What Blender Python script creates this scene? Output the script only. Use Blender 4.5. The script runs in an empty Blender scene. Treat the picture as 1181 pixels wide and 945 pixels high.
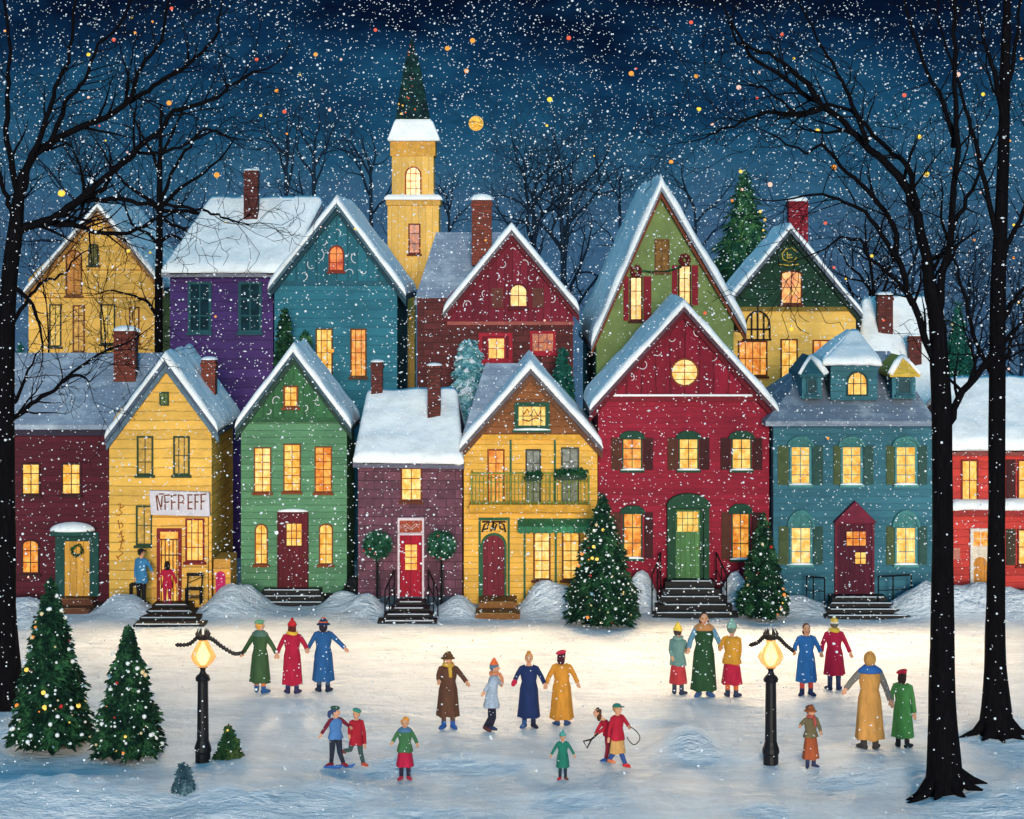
import bpy, bmesh, math, random
from mathutils import Vector, Matrix, noise
random.seed(7)
PI = math.pi
SC = bpy.context.scene
COL = SC.collection
F = 2400.0          # focal length, in photograph pixels
CH = 10.0           # eye height, metres
def X(u, Y): return (u - 590.5) * Y / F
def Z(v, Y): return CH - (v - 300.0) * Y / F
def lin(c):
    return tuple((x/255/12.92 if x/255 <= .04045 else ((x/255+.055)/1.055)**2.4) for x in c)
def sstep(a, b, x):
    t = max(0.0, min(1.0, (x-a)/(b-a))); return t*t*(3-2*t)

# ------------------------------------------------------------------ terrain
BANKS = []   # (x, y, height, rx, ry)
def _bank(u, Y, h, rx, ry): BANKS.append((X(u, Y), Y, h*(1.25 if Y > 57 and h < .5 else 1), rx, ry))
for a in ((128,58.9,.30,.95,.7),(158,58.3,.22,.6,.6),(256,58.8,.26,.7,.7),(276,59.6,.34,.7,.6),(60,57.8,.24,1.2,.8),(22,58.5,.26,1.0,.8),
          (296,60.2,.22,.5,.6),(398,59.8,.26,.55,.7),(424,58.9,.26,.5,.6),(532,58.8,.3,.65,.65),(612,59.3,.3,.6,.6),(640,59.2,.34,.7,.6),
          (662,58.7,.3,.8,.6),(728,59.5,.55,.5,.6),(746,59.9,.72,.38,.5),(845,59.8,.75,.4,.5),(868,59.4,.35,.6,.6),(912,59.1,.26,.75,.7),
          (1054,58.9,.28,.6,.7),(1078,58.7,.26,.7,.7),(1106,58.9,.26,.8,.7),(1135,58.8,.22,.9,.7),(1170,58.9,.26,1.0,.8),(1215,58.9,.26,1.2,.8),
          (795,42.6,.46,.62,.75),(640,38.5,.12,2.2,1.2),(330,38.6,.16,2.4,1.0),(480,41.5,.10,1.6,.6),(1010,40.5,.12,1.5,.8),(60,38.6,.34,2.4,1.3),(905,37.8,.22,1.5,1.1),(250,37.6,.2,1.3,1.0),(1165,38.2,.3,1.5,1.2),(400,38.9,.14,1.0,.7),
          (1100,39.6,.13,1.3,1.1),(1150,44.6,.15,1.2,.9),(150,43.0,.12,1.4,1.0),(60,43.8,.14,1.4,1.0),(930,42.0,.10,1.2,.7)): _bank(*a)
STEPX = [X(u, 59.3) for u in (92, 206, 338, 475, 575, 793, 987)]
def gz(x, y):
    z = 0.0
    fg = 1.0 - sstep(43, 49, y)
    z += fg * (.20*noise.noise(Vector((x*.28+3, y*.35, 0))) + .06*noise.noise(Vector((x*.9, y*1.1, 5))))
    z += .025*noise.noise(Vector((x*.6, y*1.6, 2)))
    cl = 1.0
    for sx in STEPX: cl *= 1-.95*math.exp(-((x-sx)/.85)**4)
    z += .21*cl*math.exp(-((y-59.3)/.95)**2)*(1+.6*noise.noise(Vector((x*1.3, y*.8, 11))))
    z += .012*noise.noise(Vector((x*2.3+y*.8, y*2.9, 8)))
    for bx, by, h, rx, ry in BANKS:
        dx = (x-bx)/rx; dy = (y-by)/ry; d = dx*dx+dy*dy
        if d < 6: z += (cl if by > 57 else 1)*h*math.exp(-d)*(1+.22*noise.noise(Vector((x*2.6, y*2.6, 1))))
    if y > 82: z -= (y-82)*.11*sstep(82, 100, y)
    return z
def G(u, v):
    """ground point seen at photograph pixel (u, v)"""
    lo, hi = 25.0, 66.0
    for _ in range(40):
        m = (lo+hi)/2
        if Z(v, m) > gz(X(u, m), m): lo = m
        else: hi = m
    return Vector((X(u, m), m, gz(X(u, m), m)))

# ------------------------------------------------------------------ mesh builder
class MB:
    def __init__(s): s.v = []; s.f = []; s.m = []; s.mi = 0
    def add(s, vs, fs):
        o = len(s.v); s.v += [tuple(p) for p in vs]
        for f in fs: s.f.append(tuple(i+o for i in f)); s.m.append(s.mi)
    def box(s, x0, x1, y0, y1, z0, z1):
        s.add([(x0,y0,z0),(x1,y0,z0),(x1,y1,z0),(x0,y1,z0),(x0,y0,z1),(x1,y0,z1),(x1,y1,z1),(x0,y1,z1)],
              [(0,3,2,1),(4,5,6,7),(0,1,5,4),(1,2,6,5),(2,3,7,6),(3,0,4,7)])
    def prism(s, poly, y0, y1):
        n = len(poly)
        s.add([(p[0],y0,p[1]) for p in poly]+[(p[0],y1,p[1]) for p in poly],
              [tuple(range(n)), tuple(range(2*n-1, n-1, -1))]+[(i, i+n, (i+1)%n+n, (i+1)%n) for i in range(n)])
    def ring(s, outer, inner, y0, y1):
        """frame between two loops of equal count in XZ"""
        n = len(outer)
        vs = [(p[0],y0,p[1]) for p in outer]+[(p[0],y0,p[1]) for p in inner]+[(p[0],y1,p[1]) for p in outer]+[(p[0],y1,p[1]) for p in inner]
        fs = []
        for i in range(n):
            j = (i+1) % n
            fs += [(i,j,n+j,n+i),(2*n+j,2*n+i,3*n+i,3*n+j),(i,2*n+i,2*n+j,j),(n+j,3*n+j,3*n+i,n+i)]
        s.add(vs, fs)
    def tube(s, pts, rad, n=6, cap=True, squash=None):
        pts = [Vector(p) for p in pts]; N = len(pts)
        if not hasattr(rad, '__len__'): rad = [rad]*N
        vs = []; up = None
        for i, p in enumerate(pts):
            d = (pts[min(i+1, N-1)]-pts[max(i-1, 0)])
            if d.length < 1e-9: d = Vector((0,0,1))
            d.normalize()
            if up is None:
                up = Vector((0,1,0)) if abs(d.y) < .9 else Vector((1,0,0))
            a = up - d*up.dot(d)
            if a.length < 1e-6: a = d.orthogonal()
            a.normalize(); up = a; b = d.cross(a)
            for k in range(n):
                t = 2*PI*k/n
                vs.append(p + (a*math.cos(t)+b*math.sin(t))*rad[i])
        fs = [(i*n+k, i*n+(k+1)%n, (i+1)*n+(k+1)%n, (i+1)*n+k) for i in range(N-1) for k in range(n)]
        if cap: fs += [tuple(range(n-1,-1,-1)), tuple(range((N-1)*n, N*n))]
        s.add(vs, fs)
    def lathe(s, c, prof, n=16, sx=1, sy=1, wob=0):
        vs = []
        for r, z in prof:
            for k in range(n):
                t = 2*PI*k/n
                q = r*(1+wob*math.sin(5*t+z*3))
                vs.append((c[0]+q*math.cos(t)*sx, c[1]+q*math.sin(t)*sy, c[2]+z))
        N = len(prof)
        fs = [(i*n+k, i*n+(k+1)%n, (i+1)*n+(k+1)%n, (i+1)*n+k) for i in range(N-1) for k in range(n)]
        fs += [tuple(range(n-1,-1,-1)), tuple(range((N-1)*n, N*n))]
        s.add(vs, fs)
    def loft(s, rings):
        n = len(rings[0]); vs = [p for r in rings for p in r]; N = len(rings)
        fs = [(i*n+k, i*n+(k+1)%n, (i+1)*n+(k+1)%n, (i+1)*n+k) for i in range(N-1) for k in range(n)]
        fs += [tuple(range(n-1,-1,-1)), tuple(range((N-1)*n, N*n))]
        s.add(vs, fs)
    def ell(s, c, r, nu=12, nv=8, M=None, z0=-1.0, z1=1.0):
        c = Vector(c)
        if not hasattr(r, '__len__'): r = (r, r, r)
        vs = []; a0 = math.asin(z0); a1 = math.asin(z1)
        for i in range(nv+1):
            a = a0+(a1-a0)*i/nv
            ca, sa = max(math.cos(a), 1e-4), math.sin(a)
            for k in range(nu):
                t = 2*PI*k/nu
                p = Vector((r[0]*ca*math.cos(t), r[1]*ca*math.sin(t), r[2]*sa))
                if M is not None: p = M @ p
                vs.append(c+p)
        fs = [(i*nu+k, i*nu+(k+1)%nu, (i+1)*nu+(k+1)%nu, (i+1)*nu+k) for i in range(nv) for k in range(nu)]
        fs += [tuple(range(nu-1,-1,-1)), tuple(range(nv*nu, (nv+1)*nu))]
        s.add(vs, fs)
    def ico(s, c, r):
        t = 1.618; k = r/1.902
        V = [(-1,t,0),(1,t,0),(-1,-t,0),(1,-t,0),(0,-1,t),(0,1,t),(0,-1,-t),(0,1,-t),(t,0,-1),(t,0,1),(-t,0,-1),(-t,0,1)]
        FS = [(0,11,5),(0,5,1),(0,1,7),(0,7,10),(0,10,11),(1,5,9),(5,11,4),(11,10,2),(10,7,6),(7,1,8),(3,9,4),(3,4,2),(3,2,6),(3,6,8),(3,8,9),(4,9,5),(2,4,11),(6,2,10),(8,6,7),(9,8,1)]
        s.add([(c[0]+x*k, c[1]+y*k, c[2]+z*k) for x,y,z in V], FS)

def rootpos(p):
    while p.parent: p = p.parent
    return Vector(p['_o']) if '_o' in p else Vector((0,0,0))
def obj(name, mb, mats, parent=None, smooth=False, bevel=0, base=None):
    me = bpy.data.meshes.new(name)
    off = rootpos(parent) if parent else (Vector(base) if base is not None else Vector((0,0,0)))
    me.from_pydata([(x-off.x, y-off.y, z-off.z) for x,y,z in mb.v], [], mb.f)
    b = bmesh.new(); b.from_mesh(me); bmesh.ops.recalc_face_normals(b, faces=b.faces); b.to_mesh(me); b.free()
    if not isinstance(mats, (list, tuple)): mats = [mats]
    for m in mats: me.materials.append(m)
    if len(mats) > 1: me.polygons.foreach_set('material_index', mb.m)
    if smooth: me.polygons.foreach_set('use_smooth', [True]*len(me.polygons))
    me.update()
    o = bpy.data.objects.new(name, me); COL.objects.link(o)
    if parent: o.parent = parent
    else: o.location = off
    if bevel:
        md = o.modifiers.new('bevel', 'BEVEL'); md.width = bevel; md.segments = 2; md.limit_method = 'ANGLE'
    return o
def tag(o, label=None, cat=None, group=None, kind=None):
    if label: o['label'] = label
    if cat: o['category'] = cat
    if group: o['group'] = group
    if kind: o['kind'] = kind
    return o
def thing(name, label, cat, loc, group=None):
    o = bpy.data.objects.new(name, None); COL.objects.link(o); o.location = loc; o['_o'] = tuple(loc)
    o.empty_display_size = .3
    return tag(o, label, cat, group)

# ------------------------------------------------------------------ materials
MATS = {}
class NT:
    def __init__(s, name):
        s.m = bpy.data.materials.new(name); s.m.use_nodes = True
        s.t = s.m.node_tree; s.n = s.t.nodes; s.l = s.t.links
        s.b = s.n['Principled BSDF']; s.co = s.n.new('ShaderNodeTexCoord')
        s.b.inputs['Roughness'].default_value = .75
        s.b.inputs['Specular IOR Level'].default_value = .25
    def N(s, t, **k):
        n = s.n.new(t)
        for a, b in k.items(): setattr(n, a, b)
        return n
    def link(s, a, b): s.l.new(a, b)
    def math(s, op, a, b=None, c=None):
        n = s.N('ShaderNodeMath', operation=op)
        for i, x in enumerate((a, b, c)):
            if x is None: continue
            if isinstance(x, (int, float)): n.inputs[i].default_value = x
            else: s.link(x, n.inputs[i])
        return n.outputs[0]
    def mapped(s, scale):
        m = s.N('ShaderNodeMapping'); m.inputs['Scale'].default_value = scale
        s.link(s.co.outputs['Object'], m.inputs['Vector']); return m.outputs[0]
    def noise(s, scale, sv=(1,1,1), detail=4, rough=.6):
        n = s.N('ShaderNodeTexNoise'); n.inputs['Scale'].default_value = scale; n.inputs['Detail'].default_value = detail
        n.inputs['Roughness'].default_value = rough
        s.link(s.mapped(sv), n.inputs['Vector']); return n.outputs['Fac']
    def ramp(s, fac, stops):
        r = s.N('ShaderNodeValToRGB'); e = r.color_ramp.elements
        e[0].position, e[1].position = stops[0][0], stops[-1][0]
        e[0].color, e[1].color = (*stops[0][1], 1), (*stops[-1][1], 1)
        for p, c in stops[1:-1]:
            x = e.new(p); x.color = (*c, 1)
        s.link(fac, r.inputs[0]); return r.outputs[0]
    def mix(s, fac, a, b, mode='MIX'):
        n = s.N('ShaderNodeMix', data_type='RGBA', blend_type=mode)
        for i, x in ((0, fac), (6, a), (7, b)):
            if isinstance(x, (int, float)): n.inputs[i].default_value = x
            elif isinstance(x, tuple): n.inputs[i].default_value = (*x, 1)
            else: s.link(x, n.inputs[i])
        return n.outputs[2]
    def bump(s, h, strength=.4, dist=.02):
        n = s.N('ShaderNodeBump'); n.inputs['Strength'].default_value = strength; n.inputs['Distance'].default_value = dist
        s.link(h, n.inputs['Height']); s.link(n.outputs[0], s.b.inputs['Normal'])
    def color(s, c): s.link(c, s.b.inputs['Base Color'])
def vary(c, k): return tuple(min(1, x*k) for x in c)
def m_plain(rgb, var=.22, scale=6, rough=.75, stretch=(1,1,1), key=None, metal=0):
    key = ('plain', rgb, var, scale, rough, stretch, metal)
    if key in MATS: return MATS[key]
    c = lin(rgb); t = NT('paint_%d_%d_%d' % rgb)
    f = t.noise(scale, stretch)
    t.color(t.ramp(f, [(.3, vary(c, 1-var)), (.5, c), (.7, vary(c, 1+var))]))
    t.b.inputs['Roughness'].default_value = rough; t.b.inputs['Metallic'].default_value = metal
    t.bump(t.noise(scale*4, stretch), .25, .01)
    MATS[key] = t.m; return t.m
def m_siding(rgb, pitch=.22, vertical=False, dark=.5, var=.24):
    key = ('siding', rgb, pitch, vertical)
    if key in MATS: return MATS[key]
    c = lin(rgb); t = NT('board_%d_%d_%d' % rgb)
    sp = t.N('ShaderNodeSeparateXYZ'); t.link(t.co.outputs['Object'], sp.inputs[0])
    wob = t.math('MULTIPLY_ADD', t.noise(1.4, (1,1,1)), pitch*.35, 0.0)
    crd = t.math('ADD', sp.outputs[0] if vertical else sp.outputs[2], wob)
    if vertical: crd = t.math('ADD', crd, sp.outputs[1])
    q = t.math('DIVIDE', crd, pitch)
    fr = t.math('FRACT', q)
    idn = t.N('ShaderNodeTexWhiteNoise', noise_dimensions='1D'); t.link(t.math('FLOOR', q), idn.inputs['W'])
    st = (9,9,1.1) if vertical else (1.1,1.1,9)
    f = t.math('MULTIPLY_ADD', idn.outputs['Value'], .3, t.math('MULTIPLY', t.noise(2.6, st, 6, .72), .85))
    col = t.ramp(f, [(.3, vary(c, 1-var*1.4)), (.55, c), (.82, vary(c, 1+var*1.2))])
    big = t.noise(.55, (1,1,1.6) if not vertical else (1,1,.6), 4, .65)
    col = t.mix(.75, col, t.ramp(big, [(.32,(.68,.70,.72)),(.5,(1,1,1)),(.68,(1.2,1.18,1.12))]), 'MULTIPLY')
    gap = t.math('LESS_THAN', fr, .13)
    brk = t.math('GREATER_THAN', t.noise(3.0, st), .42)
    col = t.mix(t.math('MULTIPLY', t.math('MULTIPLY', gap, brk), .8), col, vary(c, dark))
    t.color(col)
    t.bump(t.math('ADD', fr, t.math('MULTIPLY', t.noise(5, st), .8)), .5, .03)
    MATS[key] = t.m; return t.m
def m_brick(rgb, mortar, w=.5, h=.2, var=.25):
    key = ('brick', rgb, mortar, w, h)
    if key in MATS: return MATS[key]
    c = lin(rgb); t = NT('brick_%d_%d_%d' % rgb)
    sp = t.N('ShaderNodeSeparateXYZ'); t.link(t.co.outputs['Object'], sp.inputs[0])
    cb = t.N('ShaderNodeCombineXYZ'); t.link(t.math('ADD', sp.outputs[0], sp.outputs[1]), cb.inputs[0]); t.link(sp.outputs[2], cb.inputs[1])
    b = t.N('ShaderNodeTexBrick'); t.link(cb.outputs[0], b.inputs['Vector'])
    b.inputs['Scale'].default_value = 1; b.inputs['Brick Width'].default_value = w; b.inputs['Row Height'].default_value = h
    b.inputs['Mortar Size'].default_value = .014; b.inputs['Mortar Smooth'].default_value = .3
    b.inputs['Color1'].default_value = (*vary(c, 1-var), 1); b.inputs['Color2'].default_value = (*vary(c, 1+var), 1)
    b.inputs['Mortar'].default_value = (*lin(mortar), 1)
    n = t.noise(5)
    t.color(t.mix(.6, b.outputs['Color'], t.ramp(n, [(.3, (.55,.55,.55)), (.7, (1.3,1.3,1.3))]), 'MULTIPLY'))
    t.bump(t.math('SUBTRACT', t.noise(14), b.outputs['Fac']), .5, .02)
    MATS[key] = t.m; return t.m
def m_snow(rgb=(226,228,230), key='snow', var=.07, st=(1,1,1), bump=.5):
    k = ('snow', key)
    if k in MATS: return MATS[k]
    c = lin(rgb); t = NT(key)
    f = t.noise(1.6, st, 6, .65)
    t.color(t.ramp(f, [(.3, vary(c, 1-var*2)), (.5, c), (.7, vary(c, 1+var))]))
    t.b.inputs['Roughness'].default_value = .6
    h = t.math('ADD', t.noise(2.4, st, 6, .7), t.math('MULTIPLY', t.noise(14, st, 3, .6), .25))
    t.bump(h, bump, .12)
    MATS[k] = t.m; return t.m
def m_slate(rgb=(96,108,122), snowy=.35, key='slate'):
    k = ('slate', key)
    if k in MATS: return MATS[k]
    c = lin(rgb); t = NT(key)
    sp = t.N('ShaderNodeSeparateXYZ'); t.link(t.co.outputs['Object'], sp.inputs[0])
    cb = t.N('ShaderNodeCombineXYZ'); t.link(sp.outputs[0], cb.inputs[0]); t.link(sp.outputs[2], cb.inputs[1])
    b = t.N('ShaderNodeTexBrick'); t.link(cb.outputs[0], b.inputs['Vector'])
    b.inputs['Scale'].default_value = 1; b.inputs['Brick Width'].default_value = .34; b.inputs['Row Height'].default_value = .16
    b.inputs['Mortar Size'].default_value = .006
    b.inputs['Color1'].default_value = (*vary(c, .9), 1); b.inputs['Color2'].default_value = (*vary(c, 1.1), 1); b.inputs['Mortar'].default_value = (*vary(c, .72), 1)
    n = t.noise(1.1, (1,1,1.4), 7, .7)
    msk = t.ramp(n, [(.56-.1*snowy, (0,0,0)), (.74-.1*snowy, (1,1,1))])
    t.color(t.mix(t.math('MULTIPLY', msk, .62), b.outputs['Color'], lin((196,204,212))))
    t.bump(t.math('SUBTRACT', t.noise(6), b.outputs['Fac']), .4, .03)
    MATS[k] = t.m; return t.m
def m_glow(a, b, strength=1.0, key='lit_pane', scale=2.6):
    """light seen through a window pane: emission varies with what is in the room"""
    k = ('glow', key)
    if k in MATS: return MATS[k]
    t = NT(key)
    f = t.noise(scale*1.7, (1,1,.8), 5, .7)
    col = t.ramp(f, [(.26, vary(lin(a),.55)), (.42, lin(a)), (.6, lin(b)), (.8, vary(lin(b),1.12))])
    t.link(col, t.b.inputs['Emission Color']); t.b.inputs['Emission Strength'].default_value = strength
    t.b.inputs['Base Color'].default_value = (*vary(lin(a), .25), 1)
    t.b.inputs['Roughness'].default_value = .15
    MATS[k] = t.m; return t.m
def m_emit(rgb, strength, key):
    k = ('emit', key)
    if k in MATS: return MATS[k]
    t = NT(key); t.b.inputs['Base Color'].default_value = (*vary(lin(rgb), .5), 1)
    t.b.inputs['Emission Color'].default_value = (*lin(rgb), 1); t.b.inputs['Emission Strength'].default_value = strength
    MATS[k] = t.m; return t.m
def m_bark(rgb=(16,14,16), key='bark', snow=.0):
    k = ('bark', key)
    if k in MATS: return MATS[k]
    c = lin(rgb); t = NT(key)
    f = t.noise(5, (3,3,.5), 5, .7)
    t.color(t.ramp(f, [(.35, vary(c, .6)), (.6, c), (.78, vary(c, 2.4))]))
    t.b.inputs['Roughness'].default_value = .95; t.b.inputs['Specular IOR Level'].default_value = .05
    t.bump(f, .8, .05)
    MATS[k] = t.m; return t.m
def m_needles(d, m, l, key):
    k = ('needle', key)
    if k in MATS: return MATS[k]
    t = NT(key)
    f = t.math('ADD', t.math('MULTIPLY', t.noise(3.2, (1,1,1), 3), .6), t.math('MULTIPLY', t.noise(17, (1,1,1), 2), .4))
    t.color(t.ramp(f, [(.36, lin(d)), (.5, lin(m)), (.64, lin(l))]))
    t.b.inputs['Roughness'].default_value = .8; t.b.inputs['Specular IOR Level'].default_value = .1
    MATS[k] = t.m; return t.m

SNOW = m_snow((240,242,244), 'snow', .06)
SNOWR = m_snow((243,243,241), 'roof_snow', .08, (1,1,1), .35)
SNOWD = m_snow((186,196,208), 'thin_roof_snow', .12, (1,1,1), .35)
BLACK = m_plain((11,11,14), .3, 8, .6)
SLATE = m_slate((134,146,162), .8, 'slate')
SLATE2 = m_slate((118,130,146), .35, 'grey_shingle')
CHIM = m_brick((120,52,36), (86,52,46), .26, .1)
CHIMD = m_brick((88,36,30), (60,38,36), .26, .1)
CHIMR = m_brick((140,22,40), (96,26,36), .26, .1)
LIT = m_glow((236,164,58), (255,222,130), 1.0, 'lit_pane_yellow')
LITO = m_glow((214,116,36), (252,192,90), .95, 'lit_pane_orange')
LITP = m_glow((246,176,70), (255,232,160), 1.05, 'lit_pane_pale')
LITD = m_glow((120,44,20), (226,120,40), .8, 'lit_pane_dim')
LITR = m_glow((190,62,22), (250,150,60), .9, 'lit_pane_red')
DARKP = m_plain((20,58,66), .5, 5, .6)
GREYP = m_plain((120,124,116), .5, 7, .5)
YELP = m_plain((196,152,66), .35, 5, .25)
# ------------------------------------------------------------------ houses
def rectpx(u0, v0, u1, v1, Y): return [(X(u0,Y),Z(v1,Y)),(X(u1,Y),Z(v1,Y)),(X(u1,Y),Z(v0,Y)),(X(u0,Y),Z(v0,Y))]
def archloop(x0, x1, z0, z1, rise, n=8):
    """closed loop of a rectangle with an arched head that rises `rise` below z1"""
    pts = [(x0, z0), (x1, z0)]
    cx = (x0+x1)/2; rx = (x1-x0)/2
    for i in range(n+1):
        a = PI*i/n
        pts.append((cx+rx*math.cos(a), z1-rise+rise*math.sin(a)))
    return pts
def shrink(x0, x1, z0, z1, t): return (x0+t, x1-t, z0+t, z1-t)

class House:
    def __init__(s, name, label, cat, u, Y, group=None):
        s.Y = Y; x = X(u, Y)
        s.root = thing(name, label, cat, (x, Y, 0.0), group)
    def poly(s, pts, mat, depth, name='wall', parent=None, y=None, bevel=0):
        Y = s.Y if y is None else y
        m = MB(); m.prism([(X(u,s.Y), Z(v,s.Y)) for u,v in pts], Y, Y+depth)
        return obj(name, m, mat, parent or s.root, bevel=bevel)
    def panel(s, pts, mat, name, proud=.03, parent=None, sink=.0, bevel=0):
        m = MB(); m.prism([(X(u,s.Y), Z(v,s.Y)) for u,v in pts], s.Y-proud, s.Y+sink-.0)
        return obj(name, m, mat, parent or s.root, bevel=bevel)
    def rect(s, u0, v0, u1, v1, mat, name, proud=.05, back=0.0, parent=None, bevel=0):
        m = MB(); m.box(X(u0,s.Y), X(u1,s.Y), s.Y-proud, s.Y-back, Z(v1,s.Y), Z(v0,s.Y))
        return obj(name, m, mat, parent or s.root, bevel=bevel)
    # gable roof whose ridge runs away from the viewer; px are the snow's outer edge
    def gable(s, L, A, R, depth, roofmat, snow=.24, over=.32, snowmat=None, back=.25, trim=None, top=SNOWR):
        Y = s.Y; t = snow
        pl = [(X(u,Y-over), Z(v,Y-over)) for u,v in (L, A, R)]
        lo = [(x, z-t) for x,z in pl]
        m = MB()
        for a, b in ((0,1),(1,2)):
            m.prism([lo[a], lo[b], (lo[b][0], lo[b][1]-.15), (lo[a][0], lo[a][1]-.15)], Y-over, Y+depth+back)
        rf = obj('roof', m, roofmat, s.root)
        if trim:
            tm = MB()
            for a, b in ((0,1),(1,2)):
                (xa,za),(xb,zb) = lo[a], lo[b]
                tm.prism([(xa,za-.151),(xb,zb-.151),(xb,zb-.36),(xa,za-.36)], Y-over*.55, Y-.004)
            obj('barge_board', tm, trim, rf)
        if t > 0:
            m = MB()
            for a, b in ((0,1),(2,1)):
                snow_slope(m, (lo[a][0],Y-over-.05,lo[a][1]), (lo[a][0],Y+depth+back,lo[a][1]),
                           (lo[b][0],Y-over-.05,lo[b][1]), (lo[b][0],Y+depth+back,lo[b][1]), t)
            obj('snow', m, top, rf, smooth=True)
        s.roof = rf; return rf
    # roof slope facing the viewer; px corners eave-left, eave-right (at front), ridge-left, ridge-right
    def front_roof(s, el, er, rl, rr, run, roofmat, snow=.2, over=.3, hip=True, top=SNOWR, name='roof'):
        Y0 = s.Y-over; Y1 = s.Y+run; t = snow
        e0 = Vector((X(el[0],Y0),Y0,Z(el[1],Y0)-t)); e1 = Vector((X(er[0],Y0),Y0,Z(er[1],Y0)-t))
        r0 = Vector((X(rl[0],Y1),Y1,Z(rl[1],Y1)-t)); r1 = Vector((X(rr[0],Y1),Y1,Z(rr[1],Y1)-t))
        b0 = Vector((e0.x,2*Y1-Y0,e0.z)); b1 = Vector((e1.x,2*Y1-Y0,e1.z))
        m = MB(); d = Vector((0,0,-.14))
        vs = [e0,e1,r1,r0,b0,b1]; vs += [p+d for p in vs]
        m.add(vs, [(0,1,2,3),(3,2,5,4),(0,3,4),(1,5,2),(6,9,8,7),(9,10,11,8),(6,10,9),(7,8,11),(0,6,7,1),(4,5,11,10),(0,4,10,6),(1,7,11,5)])
        rf = obj(name, m, roofmat, s.root)
        if t > 0:
            m = MB()
            snow_slope(m, e0, e1, r0, r1, t, axis=1)
            snow_slope(m, b0, b1, r0, r1, t, axis=1)
            obj('snow', m, top, rf, smooth=True)
        s.roof = rf; return rf
    def chimney(s, u0, v0, u1, v1, dy, mat=CHIM, cap=.08, parent=None, depth=None):
        Y = s.Y+dy; x0, x1 = X(u0,Y), X(u1,Y); w = x1-x0; d = depth or w
        z1 = Z(v0,Y)-cap; z0 = Z(v1,Y)-.7
        m = MB(); m.box(x0, x1, Y, Y+d, z0, z1); m.box(x0-.03, x1+.03, Y-.03, Y+d+.03, z1-.2, z1-.1)
        if cap:
            m.mi = 1; m.ell(((x0+x1)/2, Y+d/2, z1), (w*.62, d*.62, cap*1.6), 10, 4, z0=0.0, z1=.999)
        return obj('chimney', m, [mat, SNOWR], parent or s.roof)
    def window(s, u0, v0, u1, v1, frame, pane=LIT, nx=2, ny=2, arch=0.0, fr=.05, mun=.022, proud=.06, sill=True,
               shutters=None, hood=None, snow=False, round_=False, name='window', y=None, parent=None, on=0.0):
        Y = (s.Y if y is None else y)-on
        x0,x1,z0,z1 = X(u0,Y),X(u1,Y),Z(v1,Y),Z(v0,Y)
        if round_:
            cx,cz,r = (x0+x1)/2,(z0+z1)/2,(x1-x0)/2
            lo = [(cx+r*math.cos(2*PI*i/24), cz+r*math.sin(2*PI*i/24)) for i in range(24)]
            li = [(cx+(r-fr)*math.cos(2*PI*i/24), cz+(r-fr)*math.sin(2*PI*i/24)) for i in range(24)]
            rise = r
        else:
            rise = arch*(x1-x0)/2 if arch else 0.001
            lo = archloop(x0,x1,z0,z1,rise); li = archloop(x0+fr,x1-fr,z0+fr,z1-fr,max(rise-fr*.3,.001))
        m = MB(); m.ring(lo, li, Y-proud, Y+.0)
        def top_at(x):
            cx = (x0+x1)/2; rx = (x1-x0)/2
            if round_: return cz+math.sqrt(max(0, r*r-(x-cx)**2))
            return z1-rise+rise*math.sqrt(max(0, 1-((x-cx)/rx)**2))
        zb = z0
        for i in range(1, nx):
            x = x0+(x1-x0)*i/nx; b = (2*cz-top_at(x)) if round_ else z0
            m.box(x-mun/2, x+mun/2, Y-proud*.7, Y-.012, b+fr*.5, top_at(x)-fr*.5)
        for j in range(1, ny):
            z = z0+(z1-z0)*j/ny
            xa, xb = x0+fr*.5, x1-fr*.5
            if round_:
                h = math.sqrt(max(0, r*r-(z-cz)**2)); xa, xb = cx-h+fr*.4, cx+h-fr*.4
            elif arch and z > z1-rise:
                q = math.sqrt(max(0, 1-((z-(z1-rise))/max(rise,1e-6))**2))*(x1-x0)/2; xa, xb = (x0+x1)/2-q+fr*.4, (x0+x1)/2+q-fr*.4
            m.box(xa, xb, Y-proud*.66, Y-.013, z-mun/2, z+mun/2)
        w = obj(name, m, frame, parent or s.root)
        p = MB(); p.prism(li, Y-.011, Y-.002)
        obj('pane', p, pane, w)
        if sill and not round_:
            q = MB(); q.box(x0-.05, x1+.05, Y-proud-.07, Y, z0-.07, z0-.002)
            if snow or sill == 'snow':
                q.mi = 1; q.ell(((x0+x1)/2, Y-proud*.5-.04, z0-.002), ((x1-x0)/2+.04, .06, .06), 12, 4, z0=0.0, z1=.999)
            obj('sill', q, [frame, SNOWR], w)
        if shutters:
            for (a, b, mat) in shutters:
                sm = MB(); xa, xb = X(a,Y), X(b,Y)
                sm.box(xa, xb, Y-.05, Y, z0, z1-rise*.6)
                k = z0+.04
                while k < z1-rise*.6-.07:
                    sm.box(xa+.025, xb-.025, Y-.068, Y-.051, k, k+.045); k += .075
                obj('shutter', sm, mat, w)
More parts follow.
